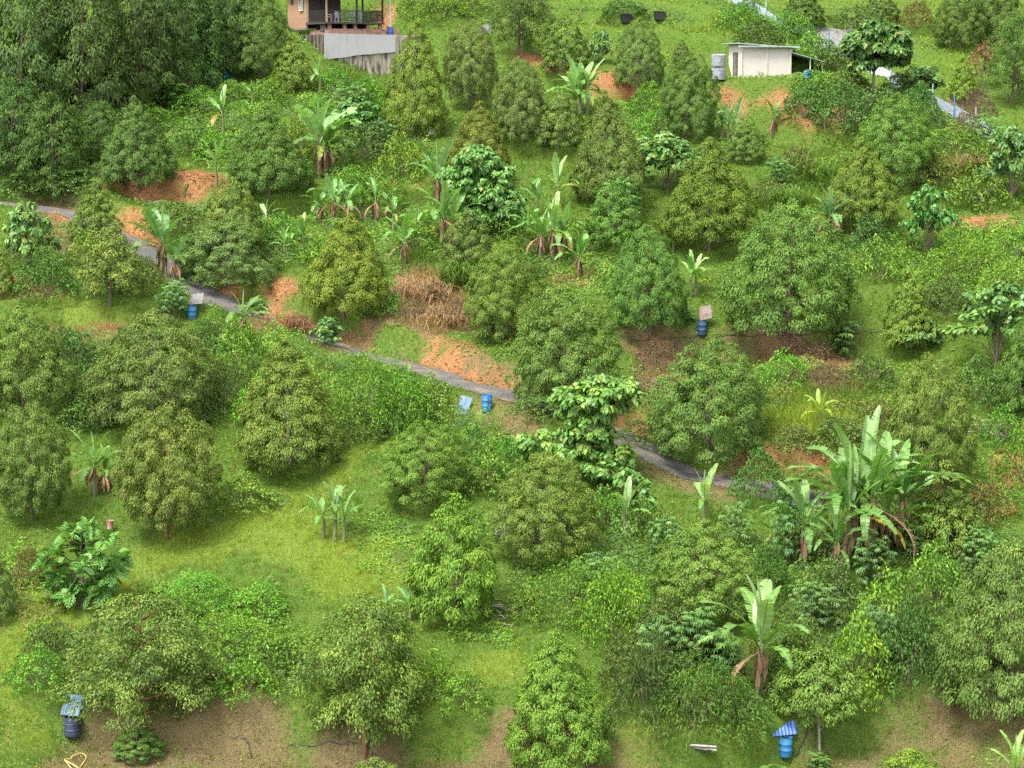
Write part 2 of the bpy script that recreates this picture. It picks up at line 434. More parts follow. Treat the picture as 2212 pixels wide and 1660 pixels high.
half = n.new('ShaderNodeMix'); half.data_type = 'RGBA'; half.inputs[0].default_value = 0.4; L.new(soil, half.inputs[6]); L.new(soil2, half.inputs[7])
def masked(name, noise, lo=0.3, hi=0.62):
    at = n.new('ShaderNodeAttribute'); at.attribute_name = name
    ad = n.new('ShaderNodeMath'); ad.operation = 'MULTIPLY_ADD'; L.new(noise.outputs['Fac'], ad.inputs[0]); ad.inputs[1].default_value = 0.95; 
    sb = n.new('ShaderNodeMath'); sb.operation = 'SUBTRACT'; L.new(at.outputs['Fac'], sb.inputs[0]); sb.inputs[1].default_value = 0.35
    L.new(sb.outputs[0], ad.inputs[2])
    mr = n.new('ShaderNodeMapRange'); mr.inputs['From Min'].default_value = lo; mr.inputs['From Max'].default_value = hi; L.new(ad.outputs[0], mr.inputs['Value'])
    return mr.outputs[0]
c = mixc(masked('yellow', n2), green, yel)
c = mixc(masked('litter', n2), c, lit)
c = mixc(masked('dry', n2), c, dry)
c = mixc(masked('soil', n2, .22, .7), c, half.outputs[2])
p = n.new('ShaderNodeBsdfPrincipled'); p.inputs['Roughness'].default_value = 0.95; p.inputs['Specular IOR Level'].default_value = 0.15
L.new(c, p.inputs['Base Color'])
b = n.new('ShaderNodeBump'); b.inputs['Strength'].default_value = 0.9; b.inputs['Distance'].default_value = 0.25; L.new(n2.outputs['Fac'], b.inputs['Height'])
b2 = n.new('ShaderNodeBump'); b2.inputs['Strength'].default_value = 0.8; b2.inputs['Distance'].default_value = 0.08; L.new(n3.outputs['Fac'], b2.inputs['Height']); L.new(b.outputs[0], b2.inputs['Normal'])
L.new(b2.outputs[0], p.inputs['Normal']); L.new(p.outputs[0], out.inputs['Surface'])
gme.materials.append(m)
ground = link('ground', gme); tag(ground, kind='structure')

# ---------------------------------------------------------------- the gravelled track
def strip(line, half_w, dz, nlat=6, jit=0.12):
    ln = np.array(line); t = np.gradient(ln, axis=0); t /= np.linalg.norm(t, axis=1, keepdims=True); nn = np.stack([-t[:, 1], t[:, 0]], 1)
    cols = []
    for k in range(nlat + 1):
        s_ = -1 + 2 * k / nlat
        wv = half_w * s_ * (1 + (jit * (fbm(ln[:, 0] / 1.3, ln[:, 1] / 1.3, 41 + (s_ > 0)) - 0.5) * 2 if abs(s_) == 1 else 0))
        q = ln + nn * np.reshape(wv, (-1, 1)) if np.ndim(wv) else ln + nn * wv
        cols.append(np.stack([q[:, 0], q[:, 1], hgrid(q[:, 0], q[:, 1]) + dz + 0.05 * (1 - s_ * s_)], 1))
    V = np.stack(cols, 1)
    return V.reshape(-1, 3), grid_tris(V.shape[0], V.shape[1])
dense = []
for a_, b_ in zip(ROAD[:-1], ROAD[1:]):
    nseg = max(1, int(math.dist(a_, b_) / 0.35))
    dense += [(a_[0] + (b_[0]-a_[0]) * k / nseg, a_[1] + (b_[1]-a_[1]) * k / nseg) for k in range(nseg)]
dl = np.array(dense)
for _ in range(6): dl[1:-1] = (dl[:-2] + dl[1:-1] + dl[2:]) / 3
V, T = strip(dl, 1.5, 0.04, 8, 0.3)
M_TRACK = plain_mat('dark_gravel', (0.085, 0.083, 0.083), 0.9, var=0.5, scale=14, dirt=(0.17, 0.13, 0.08), dirt_amt=0.4, bump=0.9, dirt_scale=.9)
tag(link('track', tri_mesh('track', V, T, mat=M_TRACK, smooth=True)), kind='structure')

# ---------------------------------------------------------------- grass
def sample_ground(n_try, y0, y1, seed):
    r = np.random.default_rng(seed)
    y = r.uniform(y0, y1, n_try); hw = y * (1106 / F) * 1.1 + 2
    x = r.uniform(-1, 1, n_try) * (y1 * (1106 / F) * 1.1 + 2)
    k = np.abs(x) < hw
    return x[k], y[k]
def gval(m_, x, y):
    i = np.clip(((x - GX0) / GS).astype(int), 0, len(gx) - 1); j = np.clip(((y - GY0) / GS).astype(int), 0, len(gy) - 1)
    return m_[j, i]
def lerp(a, b, t): return a + (b - a) * t[:, None]
def blades(x, y, r, hh, ww, lean, col):
    n_ = len(x); z = hgrid(x, y)
    az = r.uniform(0, 2*np.pi, n_); la = r.uniform(0, 2*np.pi, n_)
    base = np.stack([x, y, z - 0.02], 1)
    sx = np.stack([np.cos(az), np.sin(az), np.zeros(n_)], 1) * (ww / 2)[:, None]
    tip = base + np.stack([np.cos(la) * lean * hh, np.sin(la) * lean * hh, hh], 1)
    V = np.empty((n_, 3, 3)); V[:, 0] = base - sx; V[:, 1] = base + sx; V[:, 2] = tip
    return V.reshape(-1, 3), np.arange(3 * n_).reshape(-1, 3), np.repeat(col, 3, 0)
GV, GT, GC = [], [], []; off = 0
G1, G2 = np.array((0.064, 0.132, 0.013)), np.array((0.130, 0.228, 0.021))
GY_, GD, GB, GL_ = np.array((0.29, 0.385, 0.034)), np.array((0.34, 0.20, 0.10)), np.array((0.20, 0.15, 0.07)), np.array((0.235, 0.335, 0.035))
for (y0, y1, dens, wv, seed) in ((84, 112, 190, 0.018, 1), (112, 142, 120, 0.026, 2), (142, 172, 75, 0.036, 3), (172, 215, 55, 0.045, 4)):
    area = (y1 - y0) * 2 * (y1 * (1106 / F) * 1.1 + 2)
    x, y = sample_ground(int(area * dens), y0, y1, seed)
    r = np.random.default_rng(seed + 50)
    soil_ = gval(Z_SOIL, x, y); lit_ = gval(Z_LIT, x, y); dry_ = gval(Z_DRY, x, y); yel_ = gval(Z_YEL, x, y); tall_ = gval(Z_TALL, x, y); road_ = gval(Z_ROAD, x, y); far_ = gval(Z_FAR, x, y)
    patch = fbm(x / 1.6, y / 1.6, 61); big = fbm(x / 7, y / 7, 71)
    keep = (r.random(len(x)) < (1 - np.clip(1.25 * soil_ * (.55 + .9 * fbm(x / .7, y / .7, 66)), 0, .985)) * (1 - 0.5 * lit_) * (1 - 0.98 * road_) * (0.35 + 1.1 * patch))
    x, y, soil_, lit_, dry_, yel_, tall_, far_, patch, big = [q[keep] for q in (x, y, soil_, lit_, dry_, yel_, tall_, far_, patch, big)]
    n_ = len(x)
    hh = r.uniform(0.10, 0.24, n_) * (0.6 + 0.9 * patch) * (1 + 2.6 * tall_ + 1.3 * dry_ + 0.5 * yel_) * (1 - 0.45 * lit_) * (1 - 0.25 * far_)
    g = lerp(np.repeat(G1[None], n_, 0), np.repeat(G2[None], n_, 0), np.clip((patch - 0.25) * 1.6 + r.normal(0, .25, n_), 0, 1))
    g = lerp(g, np.repeat(GL_[None], n_, 0), far_ * np.clip(0.55 + r.normal(0, .3, n_), 0, 1))
    g = lerp(g, np.repeat(GY_[None], n_, 0), np.clip(yel_ * (0.6 + .7 * big) * r.uniform(.3, 1.2, n_) + np.clip(big - 0.58, 0, 1) * 1.5 * (r.random(n_)), 0, 1))
    g = lerp(g, np.repeat(GB[None], n_, 0), np.clip(lit_ * r.uniform(-.2, 1.1, n_), 0, 1))
    g = lerp(g, np.repeat(GD[None], n_, 0), np.clip(dry_ * r.uniform(0.5, 1.2, n_) + (r.random(n_) < 0.04), 0, 1))
    g *= r.uniform(0.75, 1.25, n_)[:, None]
    V, T, Cc = blades(x, y, r, hh, wv * r.uniform(.7, 1.4, n_) * (1 + .5 * tall_), r.uniform(0.1, 0.9, n_), g)
    GV.append(V); GT.append(T + off); GC.append(Cc); off += len(V)
# tufts standing out of the sward
for (y0, y1, dens, nb_, wv, seed) in ((86, 118, 3.2, 16, .020, 5), (118, 160, 2.0, 13, .030, 6), (160, 212, 1.1, 10, .045, 7)):
    area = (y1 - y0) * 2 * (y1 * (1106 / F) * 1.1 + 2); x, y = sample_ground(int(area * dens), y0, y1, seed + 200); r = np.random.default_rng(seed + 90)
    k = r.random(len(x)) < (1 - .93 * gval(Z_SOIL, x, y)) * (1 - .45 * gval(Z_LIT, x, y)) * (1 - gval(Z_ROAD, x, y)); x, y = x[k], y[k]
    sz = np.repeat(r.uniform(.6, 1.5, len(x)), nb_); tone = np.repeat(r.normal(0, .2, len(x)), nb_); odd_ = np.repeat(r.random(len(x)) < .07, nb_)
    x = np.repeat(x, nb_) + r.normal(0, .07, len(sz)); y = np.repeat(y, nb_) + r.normal(0, .07, len(sz)); n_ = len(x)
    yel_ = gval(Z_YEL, x, y); lit_ = gval(Z_LIT, x, y); dry_ = gval(Z_DRY, x, y); far_ = gval(Z_FAR, x, y)
    g = lerp(np.repeat(G1[None] * .85, n_, 0), np.repeat(G2[None] * 1.1, n_, 0), np.clip(.45 + tone + r.normal(0, .2, n_), 0, 1)); g = lerp(g, np.repeat(GL_[None], n_, 0), far_ * .6)
    g = lerp(g, np.repeat(GY_[None], n_, 0), np.clip(yel_ * (.55 + tone) + .1, 0, 1)); g = lerp(g, np.repeat(GD[None], n_, 0), np.clip(dry_ * .8 + lit_ * r.uniform(0, .6, n_) + odd_ * .6, 0, 1))
    V, T, Cc = blades(x, y, r, r.uniform(.18, .40, n_) * sz * (1 + .6 * gval(Z_TALL, x, y)), wv * r.uniform(.7, 1.3, n_), r.uniform(.2, 1.1, n_), g)
    GV.append(V); GT.append(T + off); GC.append(Cc); off += len(V)
gm = tri_mesh('grass', np.concatenate(GV), np.concatenate(GT), np.concatenate(GC), M_GRASS)
tag(link('grass', gm), 'short green grass and weeds covering the terraced slope', 'grass', kind='stuff')
# ---------------------------------------------------------------- leaves and crowns
UP = np.array((0, 0, 1.0))
def leaf_rhomb(pos, dirv, nrm, ln, wd, col, r, droop=0.25, fold=0.25):
    n_ = len(pos); dirv = norm(dirv); side = norm(np.cross(dirv, nrm)); nn = np.cross(side, dirv)
    V = np.empty((n_, 4, 3)); l = ln[:, None]; w_ = wd[:, None]
    V[:, 0] = pos
    mid = pos + dirv * l * 0.45
    V[:, 1] = mid - side * w_ / 2 + nn * w_ * fold; V[:, 2] = mid + side * w_ / 2 + nn * w_ * fold
    V[:, 3] = pos + dirv * l - UP * l * droop
    i = (np.arange(n_) * 4)[:, None]
    T = np.concatenate([i + np.array([[0, 2, 3]]), i + np.array([[0, 3, 1]])], 0)
    return V.reshape(-1, 3), T, np.repeat(col, 4, 0)
def leaf_heart(pos, dirv, nrm, ln, wd, col, r, droop=0.3):
    n_ = len(pos); dirv = norm(dirv); side = norm(np.cross(dirv, nrm)); nn = np.cross(side, dirv)
    l = ln[:, None]; w_ = wd[:, None]
    V = np.empty((n_, 7, 3))
    V[:, 0] = pos
    V[:, 1] = pos - dirv * l * .12 - side * w_ * .28 + nn * w_ * .05; V[:, 2] = pos + dirv * l * .30 - side * w_ * .5 + nn * w_ * .08 - UP * l * .04
    V[:, 3] = pos - dirv * l * .12 + side * w_ * .28 + nn * w_ * .05; V[:, 4] = pos + dirv * l * .30 + side * w_ * .5 + nn * w_ * .08 - UP * l * .04
    V[:, 5] = pos + dirv * l * .45 - UP * l * droop * .3
    V[:, 6] = pos + dirv * l - UP * l * droop
    i = (np.arange(n_) * 7)[:, None]
    T = np.concatenate([i + np.array([t]) for t in ([0, 1, 2], [0, 2, 5], [2, 6, 5], [0, 4, 3], [0, 5, 4], [5, 6, 4])], 0)
    return V.reshape(-1, 3), T, np.repeat(col, 7, 0)

PAL = {   # linear base colours: old leaf and painted clump shade, middle, young and lit tips, odd one
    'durian': [(0.044, 0.088, 0.017), (0.112, 0.188, 0.033), (0.204, 0.288, 0.052), (0.25, 0.22, 0.05)],
    'bright': [(0.055, 0.130, 0.015), (0.118, 0.240, 0.023), (0.21, 0.35, 0.037), (0.20, 0.21, 0.04)],
    'dark':   [(0.042, 0.092, 0.018), (0.078, 0.152, 0.026), (0.13, 0.22, 0.040), (0.14, 0.13, 0.04)],
    'blue':   [(0.046, 0.11, 0.022), (0.090, 0.195, 0.036), (0.165, 0.29, 0.058), (0.18, 0.27, 0.05)],
    'broad':  [(0.060, 0.14, 0.030), (0.105, 0.22, 0.045), (0.18, 0.30, 0.06), (0.26, 0.26, 0.05)],
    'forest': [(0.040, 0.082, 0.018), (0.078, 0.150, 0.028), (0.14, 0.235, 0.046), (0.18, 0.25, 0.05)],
    'olive':  [(0.075, 0.10, 0.022), (0.13, 0.15, 0.03), (0.21, 0.21, 0.045), (0.22, 0.15, 0.05)],
    'brown':  [(0.09, 0.06, 0.04), (0.16, 0.10, 0.06), (0.25, 0.16, 0.09), (0.10, 0.12, 0.04)],
}
def pick_cols(pal, u, r, odd=0.03):
    p_ = np.array(PAL[pal]); n_ = len(u)
    u = np.clip(u, 0, 1)
    c = np.where((u < .5)[:, None], p_[0] + (p_[1] - p_[0]) * (u * 2)[:, None], p_[1] + (p_[2] - p_[1]) * (u * 2 - 1)[:, None])
    k = r.random(n_) < odd
    c[k] = p_[3]
    return c * r.uniform(.85, 1.15, n_)[:, None]

def clump_leaves(cent, axis, rad, n_per, r, pal, ln=(0.15, 0.24), wr=0.44, flat=0.68, droop=0.12, down=0.55, shape='rhomb', odd=0.03, tone=None, upb=0.45, ab=0.55, an=0.0, tsd=.2, tipf=.6, nsd=.28):
    """leaf shells round each clump centre"""
    M_ = len(cent); n_ = M_ * n_per
    c = np.repeat(cent, n_per, 0); a = np.repeat(axis, n_per, 0); rd = np.repeat(rad, n_per)
    u = norm(r.normal(0, 1, (n_, 3)) + a * ab + UP * upb)
    rr = rd * r.uniform(0.55, 1.05, n_)
    pos = c + u * rr[:, None] * np.array((1, 1, flat))
    dv = -UP * (down + .25) + a * 0.6 + r.normal(0, .42, (n_, 3))          # leaves lie like shingles on the clump, tips hanging outward
    dirv = norm(dv - u * (0.72 * np.sum(dv * u, 1))[:, None] + u * .18)
    nrm = norm(u * (1.0 - .4 * an) + a * an + UP * 0.45 + r.normal(0, nsd, (n_, 3)))
    ln_ = r.uniform(*ln, n_)
    t = r.normal(0.42, tsd, n_) + np.repeat(r.normal(0, .16, M_) if tone is None else tone, n_per) + tipf * (rr / rd - 0.8)  # last term paints shade into clump insides, light and young leaf at tips
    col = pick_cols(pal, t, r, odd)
    if shape == 'heart': return leaf_heart(pos, dirv, nrm, ln_, ln_ * wr, col, r, droop)
    return leaf_rhomb(pos, dirv, nrm, ln_, ln_ * wr, col, r, droop)

def limb_mesh(name, trunk_pts, trunk_r, limbs, mat):
    mb = MB(); mb.tube(trunk_pts, trunk_r, 8)
    for pts, rs in limbs: mb.tube(pts, rs, 4, cap=False)
    return mb.mesh(name, mat, smooth=True)

def durian_proto(name, seed, h=8.0, rad=3.7, clear=0.12, nb=70, per=95, crad=(0.6, 0.95), shape=0, pal='durian', ln=(0.13, 0.205), mat_trunk=None, odd=0.03, loose=0.0):
    """a spreading-to-conical orchard tree: whorled branches, each carrying drooping clumps of leaf"""
    r = np.random.default_rng(seed)
    z0 = h * clear; hc = h - z0
    cents, axes, rads, tones = [], [], [], []; limbs = []
    ph = r.uniform(0, 6.28, 4)
    for i in range(nb):
        t = (i + 0.5) / nb; t = t ** (0.92)
        az = i * 2.39996 + r.normal(0, .25)
        if shape == 0:   prof = (0.72 + 0.28 * min(1, t / 0.22)) if t < 0.22 else max(0.05, 1 - ((t - 0.22) / 0.78) ** 1.55)
        elif shape == 1: prof = (0.62 + 0.38 * min(1, t / 0.3)) if t < 0.3 else max(0.05, math.sqrt(max(0, 1 - ((t - 0.3) / 0.7) ** 2.0)))
        else:            prof = (0.80 + 0.20 * min(1, t / 0.15)) if t < 0.15 else max(0.06, 1 - (t - 0.15) / 0.85 * 0.94)
        lobe = 1 + 0.13 * math.sin(2 * az + ph[0]) + 0.10 * math.sin(3 * az + ph[1] + 4 * t) + 0.08 * math.sin(9 * t + ph[2] + az)
        Rr = rad * prof * lobe * r.uniform(0.80, 1.06)
        zr = z0 + hc * t; rise = 0.16 * Rr * (0.4 + t)
        d2 = np.array((math.cos(az), math.sin(az), 0))
        zb = max(0.25 * z0 + 0.2, zr - rise - 0.1 * Rr)
        tip = d2 * Rr + UP * (zr + r.normal(0, .12))
        midp = d2 * Rr * .55 + UP * (zb + (zr - zb) * .8 + .05 * Rr)
        limbs.append(([UP * zb, midp, tip], [(0.05 + 0.012 * Rr) * h / 9, 0.032 * h / 9, 0.010]))
        m_ = max(1, int(round(1 + Rr / 0.95)))
        tone = r.normal(0, .12)
        for k in range(m_):
            s_ = 1 - k * 0.8 / max(Rr, .8) * r.uniform(.8, 1.15)
            if s_ < 0.25 and k: break
            lat = np.array((-d2[1], d2[0], 0)) * r.normal(0, .30) * (1 + .4 * k) * min(1, Rr)
            cpt = d2 * Rr * s_ + lat + UP * (zr + (1 - s_) * 0.16 * Rr + r.normal(0, .10) - (0.18 if k == 0 else 0))
            cents.append(cpt); axes.append(d2 * (1 - .55 * t) + UP * .55 * t); rads.append(r.uniform(*crad) * (0.62 + 0.38 * min(1, Rr / 1.8)) * (1.0 if k < 2 else .85)); tones.append(tone + r.normal(0, .10))
    cents.append(np.array((0, 0, h - .12))); axes.append(UP); rads.append(0.4); tones.append(.15)
    V, T, K = clump_leaves(np.array(cents), norm(np.array(axes)), np.array(rads), per, r, pal, ln=ln, tone=np.array(tones), odd=odd)
    crown = tri_mesh(name + '_crown', V, T, K, M_LEAF)
    tp = [np.array((0, 0, -0.4)), np.array((r.normal(0, .03), r.normal(0, .03), h * .3)), np.array((r.normal(0, .06), r.normal(0, .06), h * .65)), np.array((0, 0, h * .95))]
    trunk = limb_mesh(name + '_trunk', tp, [0.022 * h, 0.016 * h, 0.010 * h, 0.012], limbs[::2], mat_trunk or M_BARK)
    return dict(crown=crown, trunk=trunk, h=h, w=2 * rad * 1.14)

def dome_proto(name, seed, h=8.0, rad=3.7, clear=0.10, prof='dome', ncl=165, per=205, crad=(.48, .80), pal='durian', ln=(.125, .21), bump=.10, odd=.02, holes=0):
    """a dense orchard crown: clumps of shingled leaf over a bumpy dome, cone or egg, on a central trunk"""
    r = np.random.default_rng(seed); z0 = h * clear; hc = h - z0
    P3 = {'dome': lambda t: (.86 + .14 * min(1, t / .25)) if t < .25 else (1 - ((t - .25) / .75) ** 2.0) ** .72,
          'cone': lambda t: (.84 + .16 * min(1, t / .16)) if t < .16 else (1 - ((t - .16) / .84) ** 1.25) ** .95,
          'egg': lambda t: (.60 + .40 * math.sin(min(1, t / .38) * math.pi / 2)) if t < .38 else (1 - ((t - .38) / .62) ** 2.2) ** .6}[prof]
    ts = np.linspace(0, 1, 200); pr_ = np.array([P3(t) for t in ts]); cdf = np.cumsum(pr_ + .08); cdf /= cdf[-1]
    ph = r.uniform(0, 6.28, 6); cents, axes, rads, tones = [], [], [], []; hol = [(r.uniform(0, 6.28), r.uniform(.1, .6)) for _ in range(holes)]
    for lay, (nn_, q0) in enumerate(((ncl, 1.0), (ncl // 4, .66))):
        for i in range(nn_):
            t = float(np.interp((i + .5) / nn_, cdf, ts)); az = i * 2.39996 + r.normal(0, .12)
            lob = 1 + bump * (math.sin(2 * az + ph[0] + 3 * t) * .7 + math.sin(3 * az + ph[1] - 5 * t) * .6 + math.sin(5 * az + ph[2] + 9 * t) * .5) + r.normal(0, .065)
            if lay == 0 and any(abs((az - a0 + math.pi) % 6.283 - math.pi) < .35 and abs(t - t0) < .09 for a0, t0 in hol): lob *= .62
            Rr = rad * P3(t) * lob * q0; e = .02
            sl = -(P3(min(1, t + e)) - P3(max(0, t - e))) / (2 * e) * rad / hc
            d2 = np.array((math.cos(az), math.sin(az), 0))
            cents.append(d2 * Rr + UP * (z0 + hc * t * (1 if q0 == 1 else .92) + r.normal(0, .10) - .25)); axes.append(norm(d2 + UP * max(.12, sl))); rads.append(r.uniform(*crad) * (.75 + .25 * min(1, Rr / 1.5))); tones.append(r.normal(0, .09) + (.10 * (t - .5)))  # tone also rises with height, painting in light from above
    cents.append(np.array((0, 0, h - .18))); axes.append(UP); rads.append(.4); tones.append(.15)
    V, T, K = clump_leaves(np.array(cents), norm(np.array(axes)), np.array(rads), per, r, pal, ln=ln, tone=np.array(tones), odd=odd, ab=.85, upb=.45, an=.5, flat=.68, tsd=.13, tipf=.5, nsd=.2)
    tp = [np.array((0, 0, -.4)), np.array((r.normal(0, .03), r.normal(0, .03), h * .3)), np.array((r.normal(0, .06), r.normal(0, .06), h * .65)), np.array((0, 0, h * .93))]
    limbs = []
    for k in range(0, ncl, 5):
        c_ = cents[k]; zb = max(.25, c_[2] * .72 - .3); limbs.append(([UP * zb, c_ * .55 + UP * (.45 * zb + .1), c_ * .93], [.04 * h / 8, .026 * h / 8, .01]))
    return dict(crown=tri_mesh(name + '_crown', V, T, K, M_LEAF), trunk=limb_mesh(name + '_trunk', tp, [.020 * h, .015 * h, .009 * h, .012], limbs, M_BARK), h=h, w=2 * rad * 1.27)

def tree_inst(name, pr, base, wm, hm, rz, label, cat='tree', group=None, tint=(1, 1, 1), trunk_mat=None, land=None):
    q_ = 1 + .09 * math.sin(base[0] * 3.1 + base[1]); s_ = (wm / pr['w'] * q_, wm / pr['w'] / q_, hm / pr['h'])
    root = thing(name, label, cat, base, rz, group, s_); root.rotation_euler = (.05 * math.sin(base[0] * 5), .05 * math.sin(base[1] * 7), rz)
    tk = pr['trunk']
    if trunk_mat is not None:
        key = tk.name + trunk_mat.name
        if key not in bpy.data.meshes:
            t2 = tk.copy(); t2.name = key; t2.materials.clear(); t2.materials.append(trunk_mat)
        tk = bpy.data.meshes[key]
    link('trunk', tk, root); c_ = link('crown', pr['crown'], root); c_.color = (*tint, 1)
    LAND.append((base[0], base[1], base[2], land or label))
    return root

DB = [dome_proto('big_a', 1, 8.0, 3.7, .15, 'cone', bump=.10), dome_proto('big_b', 2, 8.0, 3.7, .13, 'dome', bump=.10, holes=2), dome_proto('big_c', 3, 8.0, 3.4, .07, 'cone', bump=.13, holes=3),
      durian_proto('big_d', 4, 8.0, 3.9, .16, 60, 150, shape=1, crad=(.6, .95), ln=(.13, .215)), dome_proto('big_e', 5, 8.0, 3.6, .18, 'egg', bump=.12, holes=2), dome_proto('big_f', 6, 8.0, 3.8, .13, 'dome', bump=.16, holes=4)]
DS = [dome_proto('small_a', 11, 5.2, 2.1, .12, 'dome', ncl=80, per=120, crad=(.36, .60), ln=(.14, .22), bump=.13, holes=1), dome_proto('small_b', 12, 5.2, 1.9, .10, 'cone', ncl=78, per=120, crad=(.34, .58), ln=(.14, .22), bump=.15, holes=2),
      durian_proto('small_c', 13, 5.2, 2.2, .24, 38, 100, crad=(.42, .66), shape=1, ln=(.14, .22)),
      dome_proto('small_d', 14, 5.2, 2.1, .36, 'egg', ncl=80, per=125, crad=(.36, .6), ln=(.13, .21), bump=.16, holes=2)]

def size_m(px_w, px_h, base):
    k = base[1] / F
    return px_w * k, px_h * k
